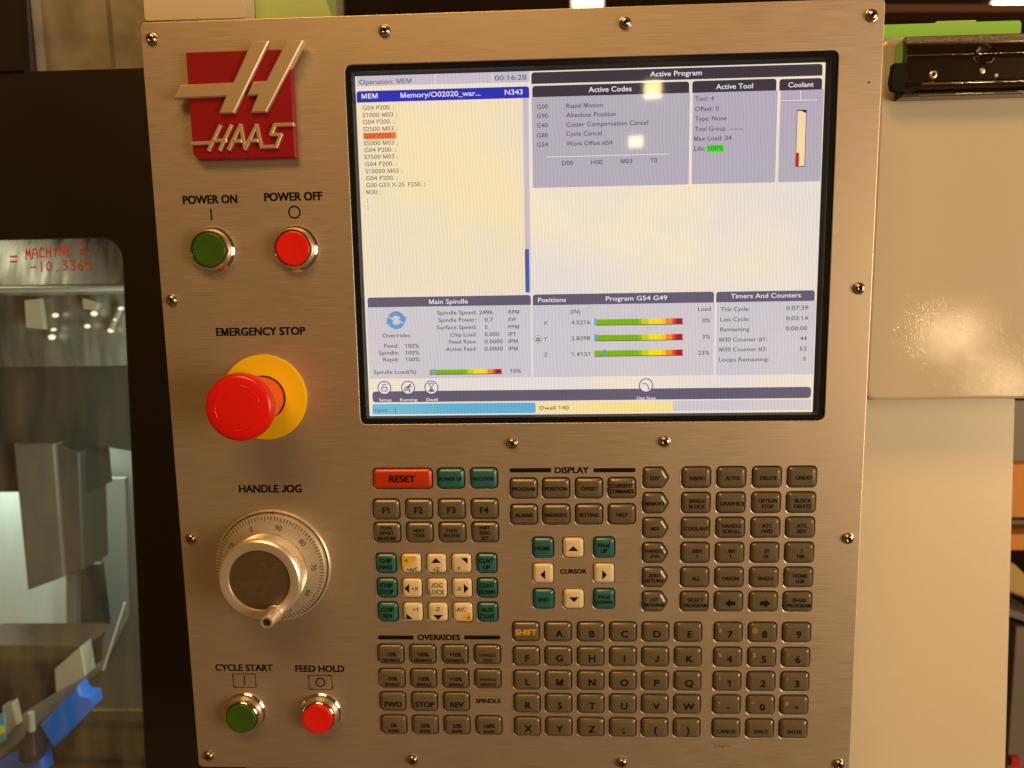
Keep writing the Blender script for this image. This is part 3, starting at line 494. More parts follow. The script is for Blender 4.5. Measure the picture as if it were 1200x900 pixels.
# ---- printed lettering and rules on the plate
ZP = .03
def plabel(s, x0, x1, y, cap, bold, mt='print_black'):
    g = G(); text(g, s, (x0+x1)/2, y, cap, ZP, wd=x1-x0, bold=bold); return obj('lettering', g, mt, CPL, None, None)
plabel('POWER ON', -274.9, -237.6, 37.0, 5.3, .034); plabel('POWER OFF', -218.5, -178.9, 37.7, 5.3, .034)
plabel('EMERGENCY STOP', -258.3, -195.7, -53.2, 5.3, .034); plabel('HANDLE JOG', -249.6, -204.4, -165.7, 5.3, .034)
plabel('CYCLE START', -276.7, -233.7, -302.1, 4.9, .034); plabel('FEED HOLD', -216.4, -180.3, -302.5, 4.9, .034)
plabel('DISPLAY', -23.5, -.1, -153.4, 4.0, .04); plabel('OVERRIDES', -124.6, -93.8, -277.7, 4.0, .04)
plabel('CURSOR', -20.3, -1.9, -227.5, 3.2, .04); plabel('SPINDLE', -83.1, -65, -327.0, 3.2, .04)
def bar(x0, x1, y, side):
    r1 = 1.5; rr = [r1, 0, 0, r1] if side < 0 else [0, r1, r1, 0]
    g = G(); p = rpoly(rect(x0, y-1.55, x1, y+1.55), rr, 4); g.add([(a, b_, ZP) for a, b_ in p], [tuple(range(len(p)))]); obj('rule_bar', g, 'print_black', CPL, None, None)
bar(-55.5, -26.2, -153.3, -1); bar(3.3, 32.7, -153.6, 1); bar(-154, -127.8, -277.9, -1); bar(-90.6, -64.2, -277.6, 1)
def ringflat(g, cx, cy, r0, r1, z, seg=32):
    a = [(cx+r0*math.cos(t*2*math.pi/seg), cy+r0*math.sin(t*2*math.pi/seg), z) for t in range(seg)]
    b_ = [(cx+r1*math.cos(t*2*math.pi/seg), cy+r1*math.sin(t*2*math.pi/seg), z) for t in range(seg)]
    g.add(a+b_, [(t, seg+t, seg+(t+1) % seg, (t+1) % seg) for t in range(seg)])
g = G(); g.ribbon([(-256.1, 31.0), (-256.1, 23.0)], 1.1, ZP, ext=0); obj('on_symbol', g, 'print_black', CPL, None, None)
g = G(); ringflat(g, -198.5, 27.3, 3.3, 4.4, ZP); obj('off_symbol', g, 'print_black', CPL, None, None)
def cyc(x0, y0, x1, y1, o_):
    g = G(); g.ribbon([(x0, y0), (x1, y0), (x1, y1), (x0, y1), (x0, y0)], .55, ZP, ext=.4)
    for (px, py, dx, dy) in ((x0, y0, 1, 0), (x1, y0, 0, 1), (x1, y1, -1, 0), (x0, y1, 0, -1)):
        a = (px+dx*.2, py+dy*.2); g.add([(a[0], a[1], ZP+.06), (a[0]+dx*2.0+dy*.8, a[1]+dy*2.0-dx*.8, ZP+.06), (a[0]+dx*2.0-dy*.8, a[1]+dy*2.0+dx*.8, ZP+.06)], [(0, 1, 2)])
    cx, cy = (x0+x1)/2, (y0+y1)/2
    if o_: ringflat(g, cx, cy, 2.7, 3.7, ZP+.02)
    else: g.ribbon([(cx, cy-3.6), (cx, cy+3.6)], .9, ZP+.02, ext=0)
    obj('cycle_symbol', g, 'print_black', CPL, None, None)
cyc(-264, -317.6, -247, -307, False); cyc(-207, -318.8, -189.7, -307.8, True)
# faint pencilled scrawl under the CANCEL key
g = G(); pts = [(88.6, -357.6), (89.0, -358.6)]; g.ribbon(pts, .22, ZP); g.ribbon([(89.5, -357.5), (89.8, -358.5)], .22, ZP)
x = 90.6; sc = []
for i, (dy, dx) in enumerate([(2.6, .1), (-.2, .2), (1.4, .9), (-.4, .5), (1.0, .6), (-.2, .4), (1.1, .5), (-.3, .5), (1.2, .6), (-2.0, .3), (1.1, .7), (-.2, .5), (1.3, .6), (.1, .5), (1.0, .6), (-.2, .6), (1.1, .5), (.6, .5)]):
    x += dx*1.35; sc.append((x, -361.2+dy))
g.ribbon(sc, .26, ZP+.02, zi=.003); g.ribbon([(105.4, -357.6), (105.7, -358.6)], .22, ZP); g.ribbon([(106.3, -357.6), (106.6, -358.6)], .22, ZP)
obj('pencil_scrawl', g, 'pencil', CPL, None, None)

# ---- display
g = G()
out_ = rpoly(inset(ccw(DISP), .1), 4.8, 6)
lcdr = rect(-153.9, -114.3, 153.9, 115.2)
seg_ = 6
def rr(c, r_, z): return [(x, y, z) for x, y in rpoly(c, r_, seg_)]
big = ccw(DISP); R = [rr(inset(big, .1), 4.8, -9), rr(inset(big, .1), 4.8, -1.4), rr(inset(big, .6), 4.3, -.9), rr(inset(big, 3.9), 1.6, -1.1)]
g.rings(R, 0, False, False)
R2 = [rr(inset(big, 3.9), 1.6, -1.1), rr(inset(big, 4.5), 1.2, -2.2), rr(lcdr, .4, -4.05)]
g.rings(R2, 1, False, False)
BZ = obj('display_bezel', g, ['bezel_black', 'bezel_lip'], CPL, smooth=30)
g = G(); g.box(-155.5, -116, -8.5, 155.5, 117, -4.0); DS = obj('display_screen', g, 'lcd_base', CPL, smooth=None)
RECTMAT = {'lilac': 'lcd_lilac', 'blue': 'lcd_blue', 'cream': 'lcd_cream', 'thumb': 'lcd_thumb', 'orange': 'lcd_orange', 'dark': 'lcd_dark', 'lilac2': 'lcd_lilac2', 'green': 'lcd_green', 'w': 'lcd_w', 'k': 'lcd_k',
           'cream2': 'lcd_cream2', 'red': 'lcd_red', 'slate': 'lcd_slate', 'pale': 'lcd_pale', 'cyan': 'lcd_cyan', 'yellow': 'lcd_yellow'}
z = -3.985
for nm, x0, y0, x1, y1, col, rad, corn in RECTS:
    z += .003
    x0, x1 = max(x0, -153.6), min(x1, 153.7)
    rr_ = [rad]*4 if corn == 'a' else ([0, 0, rad, rad] if corn == 't' else ([rad, rad, 0, 0] if corn == 'b' else 0))
    p = rpoly(rect(x0, y0, x1, y1), rr_, 3) if rr_ else rect(x0, y0, x1, y1)
    g = G(); g.add([(a, b_, z) for a, b_ in p], [tuple(range(len(p)))]); obj(nm, g, RECTMAT[col], DS, None, None)
ZT = -3.80
for gi, (x0, x1, y, h, mk) in enumerate(GAUGES):
    g = G(); N = 26; x1_ = x1
    for i in range(N):
        a = x0+(x1-x0)*i/N; b_ = x0+(x1-x0)*(i+1)/N; t = i/(N-1)
        mi = 0 if t < .5 else 1 if t < .56 else 2 if t < .62 else 3 if t < .78 else 4 if t < .84 else 5 if t < .89 else 6 if t < .95 else 7
        g.add([(a, y-h/2, ZT), (b_, y-h/2, ZT), (b_, y+h/2, ZT), (a, y+h/2, ZT)], [(0, 1, 2, 3)], mi)
    obj('load_gauge', g, ['lcd_gauge_%d' % i for i in range(8)], DS, None, None)
    g = G(); g.add([(x0, y-h/2-.5, ZT-.02), (x1+.4, y-h/2-.5, ZT-.02), (x1+.4, y-h/2, ZT-.02), (x0, y-h/2, ZT-.02)], [(0, 1, 2, 3)]); obj('gauge_shadow', g, 'lcd_d', DS, None, None)
    g = G(); g.add([(a, b_, ZT+.03) for a, b_ in rect(mk-.8, y-h/2-.5, mk+.8, y+h/2+.6)], [(0, 1, 2, 3)]); obj('gauge_marker', g, 'lcd_icon_blue', DS, None, None)
for s, x0, x1, y, cap, col in TEXTS:
    g = G(); bold = .006 if col in 'w' else .003
    if len(s) == 1: text(g, s, (x0+x1)/2, y, cap, ZT+.05, bold=bold)
    else: text(g, s, (x0+x1)/2, y, cap, ZT+.05, wd=x1-x0, bold=bold)
    obj('screen_text', g, 'lcd_'+col, DS, None, None)
def disc(g, cx, cy, r_, z, mi, seg=28): g.add([(cx+r_*math.cos(t*2*math.pi/seg), cy+r_*math.sin(t*2*math.pi/seg), z) for t in range(seg)], [tuple(range(seg))], mi)
for x, y, r_, kd in ICONS:
    g = G(); z = ZT+.04
    if kd == 'arrows':
        for a0 in (0, math.pi):
            p = []; A = [a0+.35+i*2.3/9 for i in range(10)]
            p = [(x+r_*math.cos(a), y+r_*math.sin(a)) for a in A]+[(x+r_*.52*math.cos(a), y+r_*.52*math.sin(a)) for a in reversed(A)]
            g.add([(q[0], q[1], z) for q in p], [(i, i+1, 18-i, 19-i) for i in range(9)])
            e = A[0]; c_ = (x+r_*.76*math.cos(e), y+r_*.76*math.sin(e)); tx_, ty_ = math.sin(e), -math.cos(e); ox, oy = math.cos(e), math.sin(e); q = r_*.5
            g.add([(c_[0]+ox*q, c_[1]+oy*q, z+.01), (c_[0]-ox*q, c_[1]-oy*q, z+.01), (c_[0]+tx_*q*1.4, c_[1]+ty_*q*1.4, z+.01)], [(2, 1, 0)])
        obj('icon', g, 'lcd_icon_blue', DS, None, None); continue
    disc(g, x, y, r_, z, 0); disc(g, x, y, r_*.88, z+.01, 1); z += .03
    q = r_/4.9
    P = lambda *a: [(x+a[i]*q, y+a[i+1]*q) for i in range(0, len(a), 2)]
    if kd == 'lock': g.ribbon(P(-1.9, -2.2, 1.9, -2.2, 1.9, .2, -1.9, .2, -1.9, -2.2), .5, z, 0, .002); g.ribbon(P(-1.1, .4, -1.1, 2, 0, 2.8, 1.1, 2, 1.1, 1.4), .5, z, 0, .002)
    if kd == 'run': g.ribbon(P(-2.4, -.6, -.6, .6, .8, 1.2, 2.4, .4), .7, z, 0, .002); g.ribbon(P(.6, 1, -.2, -.6, 1, -1.4, .8, -3), .8, z, 0, .002); g.ribbon(P(-.2, -.6, -1.2, -1.8, -2.8, -2), .7, z, 0, .002); g.add([(x+1.4*q+.7*q*math.cos(t), y+2.2*q+.7*q*math.sin(t), z+.02) for t in (0, 1, 2, 3, 4, 5)], [tuple(range(6))])
    if kd == 'glass': g.ribbon(P(-1.9, 2.8, 1.9, 2.8, -1.9, -2.6, 1.9, -2.6, -1.9, 2.8), .5, z, 0, .002); g.add([(a, b_, z+.02) for a, b_ in P(-1.5, -2.6, 1.5, -2.6, 0, -.8)], [(0, 1, 2)])
    if kd == 'stop': g.ribbon(P(-2.6, 1.2, 0, 1.2, 1.0, .2, 1.6, -1.4), .5, z, 0, .002); g.add([(a, b_, z+.02) for a, b_ in P(1.2, -3, 2.9, -2.4, 1.6, -1.2)], [(0, 1, 2)], 2)
    if kd == 'home': g.ribbon(P(-2.4, 0, 0, 2, 2.4, 0), .8, z, 0, .002); g.ribbon(P(-1.6, -1.8, 1.6, -1.8), .9, z, 0, .002)
    obj('icon', g, ['lcd_d', 'lcd_icon_white', 'lcd_red'], DS, None, None)
cg = [q for q in RECTS if q[0] == 'coolant_gauge'][0]
g = G(); g.add([(cg[3]-4.2, cg[4]-.3, ZT), (cg[3]-.2, cg[4]-.3, ZT), (cg[3]-.2, cg[4]-2.2, ZT)], [(2, 1, 0)])
obj('gauge_corner', g, 'lcd_k', DS, None, None)

# ---- badge
g = G(); B = [(-263.2, 66.5), (-259, 62.2), (-193.6, 62.2), (-193.6, 131), (-263.2, 131)]
g.rings(stack(B, .8, [(0, 0), (0, 5.2), (.7, 6.0)], 3)); BD = obj('badge', g, 'badge_red', CPL, smooth=30, label='square red badge with raised gold letters')
def bevel_prism(pts, z0, z1, bev, name, parent):
    g = prism(pts, z0, z1, bev); return obj(name, g, 'badge_gold', parent, smooth=None)
bevel_prism([(-217.5, 135.6), (-206.0, 135.6), (-232.3, 91.1), (-242.6, 91.1), (-237.2, 101.7), (-272.4, 101.3), (-267.2, 109.9), (-231.6, 110.4)], 3.2, 9, .8, 'emblem', BD)
bevel_prism([(-194.6, 135.3), (-183.4, 135.3), (-210.8, 91.1), (-221.2, 91.1), (-215.9, 101.9), (-222.9, 101.9), (-218.2, 110.6), (-209.6, 110.7)], 3.2, 9, .8, 'emblem', BD)
def strokes(g, pts, wd, z0, z1):
    for a, b_ in zip(pts[:-1], pts[1:]):
        dx, dy = b_[0]-a[0], b_[1]-a[1]; Ln = math.hypot(dx, dy); ux, uy = dx/Ln, dy/Ln; e = wd*.35
        a2 = (a[0]-ux*e, a[1]-uy*e); b2 = (b_[0]+ux*e, b_[1]+uy*e); px, py = -uy*wd/2, ux*wd/2
        q = prism([(a2[0]-px, a2[1]-py), (b2[0]-px, b2[1]-py), (b2[0]+px, b2[1]+py), (a2[0]+px, a2[1]+py)], z0, z1, .35); g.add(q.v, q.f); z1 += .015
wm = [[(-262.6, 72.6), (-249.5, 72.8)], [(-242.9, 83.4), (-251.6, 68.3)], [(-247.6, 74.0), (-239.6, 74.0)], [(-235.4, 83.4), (-244.0, 68.3)],
      [(-237.9, 68.4), (-229.0, 83.4), (-226.9, 68.6)], [(-226.9, 68.6), (-218.2, 83.2), (-215.8, 69.3), (-205.9, 69.3), (-202.3, 76.6), (-208.9, 77.2), (-206.0, 83.0), (-193.9, 83.1)], [(-233.6, 73.4), (-229.4, 73.4)], [(-222.6, 73.4), (-218.4, 73.4)]]
g = G(); zz = 7.9
for s in wm: strokes(g, s, 2.3, 5, zz); zz += .05
obj('wordmark', g, 'badge_gold', BD, smooth=None)

# ---- push buttons
def push_button(x, y, cap, lab, tall):
    g = G()
    if tall: prof = [(15.2, 0), (15.2, .9), (14.4, 1.7), (13.6, 2.6), (13.2, 5.2), (12.4, 7.4), (11.7, 8.0), (11.4, 7.4), (11.4, 2)]
    else: prof = [(15.8, 0), (15.8, .8), (15.2, 1.5), (14.2, 2.2), (13.9, 4.0), (13.3, 5.8), (12.6, 6.6), (12.0, 6.4), (11.8, 2)]
    g.lathe(prof, 0, 0, 64, cap1=False); b_ = obj('push_button', g, 'chrome', CPL, (x, y, 0), 40, lab)
    g = G(); h = 10.0 if tall else 6.6; rr0 = 11.1 if tall else 11.6
    g.lathe([(rr0, 2), (rr0, h-.7), (rr0-.35, h-.2), (rr0-1.1, h), (7.5, h-.35), (3.5, h-.55), (.2, h-.6)], 0, 0, 64); obj('cap', g, cap, b_, (x, y, 0), 50)
    g = G(); g.lathe([(rr0+.5, 1.9), (rr0+.02, 1.9)], 0, 0, 48); obj('gap', g, 'black_void', b_, (x, y, 0), 50)
push_button(-256.8, 3.1, 'cap_green', 'green button under POWER ON', False); push_button(-199.0, 2.9, 'cap_red', 'red button under POWER OFF', False)
push_button(-256.1, -337.0, 'cap_green', 'green button under CYCLE START', True); push_button(-199.1, -336.9, 'cap_red', 'red button under FEED HOLD', True)

# ---- emergency stop
ex, ey = -226.8, -99.4
g = G(); g.lathe([(30.2, 0), (30.2, 1.6), (29.8, 2.1), (15.6, 2.1), (15.6, .5)], 0, 0, 80, cap1=False); g.m = [0]*len(g.m)
ES = obj('emergency_stop', g, 'collar_yellow', CPL, (ex, ey, 0), 40, 'red mushroom button on a yellow disc')
g = G(); g.lathe([(15.6, .6), (15.4, 2.5), (14.9, 2.9), (14.2, 2.9)], 0, 0, 48); obj('neck_ring', g, 'black_void', ES, (ex, ey, 0), 40)
g = G(); g.lathe([(14.4, 2.5), (14.9, 5), (16.4, 14), (18.4, 24), (19.8, 32), (21.0, 37.5)], 0, 0, 64, cap1=False); obj('neck', g, 'mushroom_neck', ES, (ex, ey, 0), 50)
g = G(); g.lathe([(17.0, 36.6), (20.8, 37.6), (21.9, 38.8), (22.2, 40.5), (22.2, 43.6), (21.8, 45.2), (20.8, 46.3), (19.3, 46.9), (15.5, 47.5), (11, 47.9), (6, 48.1), (.3, 48.2)], 0, 0, 72)
MH = obj('mushroom_head', g, 'mushroom_red', ES, (ex, ey, 0), 60)
g = G()
for a0 in (.25, .25+2*math.pi/3, .25+4*math.pi/3):
    rings = []; N = 12
    for i in range(N+1):
        a = a0+i*1.25/N; tp = .5 if 0 < i < N else .1; r_ = 14.8; zc = 47.5
        rings.append([(math.cos(a)*(r_+tp*math.cos(t)), math.sin(a)*(r_+tp*math.cos(t)), zc+tp*.8*math.sin(t)) for t in [j*math.pi/3 for j in range(6)]])
    g.rings([list(r_) for r_ in rings])
obj('twist_arrow', g, 'mushroom_red', ES, (ex, ey, 0), 60)

# ---- jog wheel
jx, jy = -228.0, -223.0
g = G(); g.lathe([(42, 0), (42, 1.2), (41.4, 1.8), (40.3, 1.8), (40.1, .9), (39.7, .9), (39.5, 5.4), (38.9, 6.2), (35.5, 7.2), (28.2, 9.0), (27.4, 9.2)], 0, 0, 96, cap1=False)
JW = obj('jog_wheel', g, 'satin_aluminium', CPL, (jx, jy, 0), 22, 'silver hand jog wheel with a graduated dial')
g = G()
zt = lambda r_: 6.2+(38.9-r_)*(9.0-6.2)/(38.9-28.2)+.10
for i in range(100):
    a = math.radians(111-3.6*i); big_ = i % 10 == 0; mid = i % 5 == 0; r0 = 39.0; r1 = 34.9 if big_ else 35.6 if mid else 36.3; wd = .5
    c_, s_ = math.cos(a), math.sin(a); g.add([(r0*c_+s_*wd/2, r0*s_-c_*wd/2, zt(r0)), (r0*c_-s_*wd/2, r0*s_+c_*wd/2, zt(r0)), (r1*c_-s_*wd/2, r1*s_+c_*wd/2, zt(r1)), (r1*c_+s_*wd/2, r1*s_-c_*wd/2, zt(r1))], [(0, 1, 2, 3)])
g2 = G(); ringflat(g2, 0, 0, 40.15, 40.75, 1.86, 72); obj('dial_gap', g2, 'print_black', JW, (jx, jy, 0), None)
obj('graduation_marks', g, 'print_black', JW, (jx, jy, 0), None)
for i in range(10):
    a = math.radians(111-36*i); s = str((100-10*i) % 100) if i else '0'; s = {0: '0', 1: '90', 2: '80', 3: '70', 4: '60', 5: '50', 6: '40', 7: '30', 8: '20', 9: '10'}[i]
    g = G(); text(g, s, 31.9*math.cos(a), 31.9*math.sin(a), 3.5, 0, bold=.002, rot=a-math.pi/2)
    g.v = [(x, y, zt(math.hypot(x, y))+.02) for x, y, z in g.v]; obj('numeral', g, 'print_black', JW, (jx, jy, 0), None)
g = G(); g.ribbon([(1.2, 38.6), (3.2, 41.6)], .5, 1.9); obj('index_mark', g, 'print_black', JW, (jx, jy, 0), None)
g = G(); rings = []; N = 110
for r_, z in ((27.6, 8.6), (28.8, 24.5)):
    rings.append([((r_-(.8 if j % 2 else 0))*math.cos(j*math.pi/N), (r_-(.8 if j % 2 else 0))*math.sin(j*math.pi/N), z) for j in range(2*N)])
g.rings(rings); obj('knurled_rim', g, 'knurled_aluminium', JW, (jx, jy, 0), None)
g = G(); g.lathe([(29.0, 24.4), (29.2, 25.6), (28.7, 27.2), (27.5, 28.2), (22.3, 28.4), (21.8, 28.2), (21.5, 27.5), (21.3, 26.9)], 0, 0, 96, cap1=False); obj('knob_face', g, 'satin_aluminium', JW, (jx, jy, 0), 30)
g = G(); g.lathe([(21.6, 26.0), (21.4, 27.0), (18.0, 27.2), (.2, 27.2)], 0, 0, 72); obj('knob_disc', g, 'dark_disc', JW, (jx, jy, 0), 40)
g = G()
for P_ in ([(-217.5, 135.6), (-206.0, 135.6), (-232.3, 91.1), (-242.6, 91.1), (-237.2, 101.7), (-262.4, 101.3), (-259, 109.9), (-231.6, 110.4)], [(-194.6, 135.3), (-183.4, 135.3), (-210.8, 91.1), (-221.2, 91.1), (-215.9, 101.9), (-222.9, 101.9), (-218.2, 110.6), (-209.6, 110.7)]):
    q = prism([((x+219)*.42, (y-113)*.52) for x, y in P_], 27.1, 27.32, .08); g.add(q.v, q.f)
obj('disc_emblem', g, 'disc_mark', JW, (jx, jy, 0), None)
hx, hy = -218.6-jx, -246.3-jy
g = G(); g.lathe([(5.9, 27.8), (5.9, 28.9), (5.4, 29.3)], hx, hy, 28); g.lathe([(5.3, 28.4), (5.6, 29.4), (5.5, 33), (4.8, 38), (4.4, 42.2), (4.0, 43.0), (3.0, 43.0), (2.9, 42.0)], hx, hy, 32, cap1=False)
obj('crank_handle', g, 'satin_aluminium', JW, (jx, jy, 0), 40)
g = G(); g.lathe([(2.95, 41), (2.95, 42.6), (1.6, 42.7), (1.5, 41.6)], hx, hy, 20, mcap=1); obj('handle_screw', g, ['screw_steel', 'black_void'], JW, (jx, jy, 0), 40)

# ---- screws round the plate: washer, domed head, hexagon socket
def screw_mesh():
    g = G(); g.lathe([(4.0, 0), (4.0, .45), (3.7, .6)], 0, 0, 32); g.lathe([(3.6, .5), (3.6, 1.1), (3.3, 1.9), (2.6, 2.5), (1.9, 2.75), (1.55, 2.8)], 0, 0, 32, cap1=False)
    hexr = lambda r_, z: [(r_*math.cos(i*2*math.pi/32), r_*math.sin(i*2*math.pi/32), z) if r_ > 1.5 else (r_/math.cos(((i*2*math.pi/32) % (math.pi/3))-math.pi/6)*.9*math.cos(i*2*math.pi/32), r_/math.cos(((i*2*math.pi/32) % (math.pi/3))-math.pi/6)*.9*math.sin(i*2*math.pi/32), z) for i in range(32)]
    g.rings([hexr(1.55, 2.8), hexr(1.35, 2.7), hexr(1.3, 1.1)], 0, False, False); g.add(hexr(1.3, 1.12), [tuple(range(32))], 1)
    return g
SP = [(-132.1, 142.0), (24.4, 141.9), (-53.3, -133.8), (52.3, -133.4), (-131.8, -374.3), (23.6, -374.4), (-287.9, 141.5), (180.0, 141.6), (-288.0, -30.7), (179.9, -30.4), (-287.6, -202.6), (180.0, -203.3), (-287.0, -372.9), (180.6, -373.7)]
sm = None
for i, (x, y) in enumerate(SP):
    if sm is None: o = obj('screw', screw_mesh(), ['screw_steel', 'black_void'], CPL, (x, y, 0), 40); sm = o.data
    else: o = place('screw', sm, CPL, (x, y, 0))
    o.rotation_euler = (0, random.uniform(0, 1), 0)
g = G(); g.lathe([(.7, 0), (.7, .12)], 0, 0, 10); obj('pinhole', g, 'black_void', CPL, (180.4, 101, 0), None)
# ================================================================== machine door (left)
KT = .075                                # the machine stands 4 degrees out of the panel's plane
def tilt(g, y0, k_=KT): g.v = [(x, y, z-k_*(y-y0)) for x, y, z in g.v]; return g
DR = thing('machine_door', (-450, -700, -120), 'black sheet metal machine door with a rounded window behind the control panel', 'door')
win = rpoly(rect(-820, -640, -388.1, 22.6), [0, 0, 23, 0], 10)
cu = bpy.data.curves.new('d', 'CURVE'); cu.dimensions = '2D'; cu.fill_mode = 'BOTH'; cu.extrude = 2.5; cu.bevel_depth = .5; cu.offset = -.5
spl(cu, rect(-900, -700, -300, 161.8)); spl(cu, list(reversed(win)))
po = bpy.data.objects.new('d', cu); me = bpy.data.meshes.new_from_object(po); bpy.data.objects.remove(po)
g = G(); g.add([(q.co.x, q.co.y, q.co.z-123) for q in me.vertices], [tuple(p.vertices) for p in me.polygons]); obj('door_frame', tilt(g, 6), 'door_black', DR, smooth=None)
g = G(); g.box(-900, 162, -128, -467.5, 420, -118); obj('door_upright', tilt(g, 6), 'door_black', DR)
g = G(); g.add([(x, y, -124) for x, y in rpoly(rect(-830, -650, -384, 27), 20, 5)], [tuple(range(24))]); GP = obj('window_glass', tilt(g, 6), 'dirty_glass', DR, smooth=None)
LT = {'M': [[(0, 0), (.1, 1), (.5, .35), (.9, 1), (1, 0)]], 'A': [[(0, 0), (.15, .9), (.8, 1), (.95, 0)], [(.1, .5), (.9, .5)]], 'C': [[(.9, .85), (.4, 1), (.05, .6), (.1, .1), (.9, .05)]], 'H': [[(.05, 1), (.1, 0)], [(.9, 1), (.9, 0)], [(.1, .5), (.9, .55)]],
      'I': [[(.5, 1), (.5, 0)]], 'N': [[(.05, 0), (.1, 1), (.85, 0), (.95, 1)]], 'E': [[(.9, .95), (.1, 1), (.1, 0), (.9, .02)], [(.1, .5), (.75, .5)]], 'Z': [[(0, 1), (.95, .95), (.1, 0), (1, .05)], [(.2, .5), (.9, .5)]],
      ':': [[(.5, .75), (.5, .66)], [(.5, .3), (.5, .21)]], '-': [[(.1, .5), (.9, .5)]], '1': [[(.5, 1), (.5, 0)]], '0': [[(.5, 1), (.1, .7), (.1, .2), (.5, 0), (.9, .3), (.85, .8), (.5, 1)]], '.': [[(.5, .1), (.5, 0)]],
      '3': [[(.1, 1), (.9, .9), (.4, .55), (.95, .3), (.6, 0), (.1, .05)]], '6': [[(.8, 1), (.2, .6), (.1, .1), (.8, 0), (.85, .4), (.15, .45)]], '4': [[(.1, 1), (.1, .5), (.9, .5)], [(.85, 1), (.85, -.1)]], ' ': [], '=': [[(0, .75), (1, .8)], [(0, .2), (1, .25)]]}
def hand(g, s, x0, x1, y0, y1, h, wd):
    n_ = len(s); zz = -120.4-3.0
    for i, ch in enumerate(s):
        cx = x0+(x1-x0)*i/n_; cy = y0+(y1-y0)*i/n_+random.uniform(-.5, .5); cw = (x1-x0)/n_*.72
        for st in LT[ch]: g.ribbon([(cx+a*cw+random.uniform(-.2, .2), cy+(b_-.5)*h+random.uniform(-.2, .2)) for a, b_ in st], wd, zz, 0, .004); zz += .01
g = G(); hand(g, 'MACHINE Z :', -476.6, -410, 9.5, 13.4, 8.4, 1.25); hand(g, '-10.3364', -472.7, -417, -2.2, -.4, 8.0, 1.2); hand(g, '=', -490.5, -483, 5.4, 5.6, 8, 1.5)
obj('marker_writing', tilt(g, 6), 'marker_red', GP, smooth=None)
g = G(); o_ = rpoly(rect(-820, -640, -388.1, 22.6), [0, 0, 23, 0], 10); i_ = rpoly(rect(-818, -638, -389.3, 21.4), [0, 0, 22, 0], 10)
g.rings([[(x, y, -120.2) for x, y in o_], [(x, y, -120.2) for x, y in i_], [(x, y, -124) for x, y in i_]], 0, False, False); obj('window_gasket', tilt(g, 6), 'gasket', DR, smooth=None)

# folded stainless sheet above the door
g = G(); prof = [(-486, -150), (-471.6, -156.5), (-470.4, -153.4), (-467.4, -157), (-465, -158.6), (-408, -160), (-406.4, -157.4), (-403.6, -160.4), (-300, -162), (-300, -170), (-486, -170)]
g.rings([[(x, y, z) for x, z in reversed(prof)] for y in (150, 420)]); 
tag(obj('steel_sheet', g, 'sheet_steel', None, smooth=20), 'folded stainless sheet with two bright vertical creases above the black door', 'metal sheet')

# beige arm block and green cover above the panel
AB = thing('support_arm', (-300, 172, -50), 'beige painted support arm block above the upper left corner of the panel', 'support arm')
g = G(); g.rings(stack(rect(-318.6, 169.5, -243.4, 420), 3, [(0, -110), (0, -52), (1.2, -50)], 3)); obj('arm_block', g, 'housing_beige', AB)
g = G(); g.box(-318.4, 166.2, -112, -243.6, 169.3, -51); obj('arm_seam', g, 'rubber_black', AB)
g = G(); g.rings([[(x, y, z) for x, y in [(-242.8, 168), (-185.8, 168), (-185.8, 178), (-189.5, 188), (-189.5, 420), (-242.8, 420)]] for z in (-100, -70)])
tag(obj('green_cover', g, 'green_pale', None), 'pale green cover with a chamfered corner beside the beige arm block', 'cover')

# ================================================================== right side
SB = thing('storage_box', (300, -116, -60), 'glossy beige powder coated box with a chrome clip at the right of the panel', 'storage box')
g = G(); g.rings(stack(rect(213, -116, 430, 147), 9, [(0, -118), (0, -63.5), (.9, -61), (2.6, -60)], 5)); obj('box_shell', g, 'powder_beige', SB, smooth=18)
g = G(); g.rings(stack(rect(204, -116, 222, -104), 2, [(0, -116), (0, -64), (.5, -63)], 3)); obj('corner_bracket', g, 'cast_grey', SB)
def extr(prof, x0, x1, g=None, mi=0):
    g = g or G(); return g.rings([[(x, y, z) for y, z in prof] for x in (x0, x1)], mi)
# clip: rolled chrome bar, hinge barrel, rivet and rubber corner
pr = [(137.0, -60), (141.2, -52), (141.6, -47), (139.4, -44.5), (136.0, -45.5), (129.0, -44.0), (127.6, -42.2), (125.6, -44.2), (112.0, -45.6), (110.4, -43.0), (107.6, -42.6), (105.4, -45.6), (103.6, -45.0), (102.0, -47.5), (102.0, -60)]
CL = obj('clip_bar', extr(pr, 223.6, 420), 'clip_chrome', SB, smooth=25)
g = extr([(141.0, -50), (142.2, -47), (141.0, -44.4), (138.0, -43.9), (137.0, -44.6)], 223.0, 420); obj('clip_wear_strip', g, 'clip_worn', CL, smooth=25)
g = G(); tube(g, (234, 109.6, -43.4), (420, 109.6, -43.4), 1.15, 1.15, 12); tube(g, (224, 128.6, -43.6), (420, 128.6, -43.6), .55, .55, 8); tube(g, (234, 103.0, -46), (420, 103.0, -46), .5, .5, 8); obj('clip_rim', g, 'chrome', CL, smooth=60)
g = G(); g.box(222.0, 122, -58, 223.5, 140, -50); obj('clip_edge', g, 'green_plastic', CL)
g = G(); g.rings([[(x, y, z) for x, y in ccw([(215.4, 124), (223.4, 124), (224.4, 112), (234.6, 111.4), (234.6, 106.6), (226, 103.2), (215.4, 106.8), (214, 112)])] for z in (-50, -43.5)]); obj('rubber_corner', g, 'rubber_black', CL)
g = G(); g.lathe([(2.7, -45.6), (2.7, -44.2), (1.9, -43.6), (1.3, -43.6), (1.2, -44.6)], 242.5, 115.8, 24, mcap=1); obj('rivet', g, ['rivet', 'black_void'], CL, smooth=40)
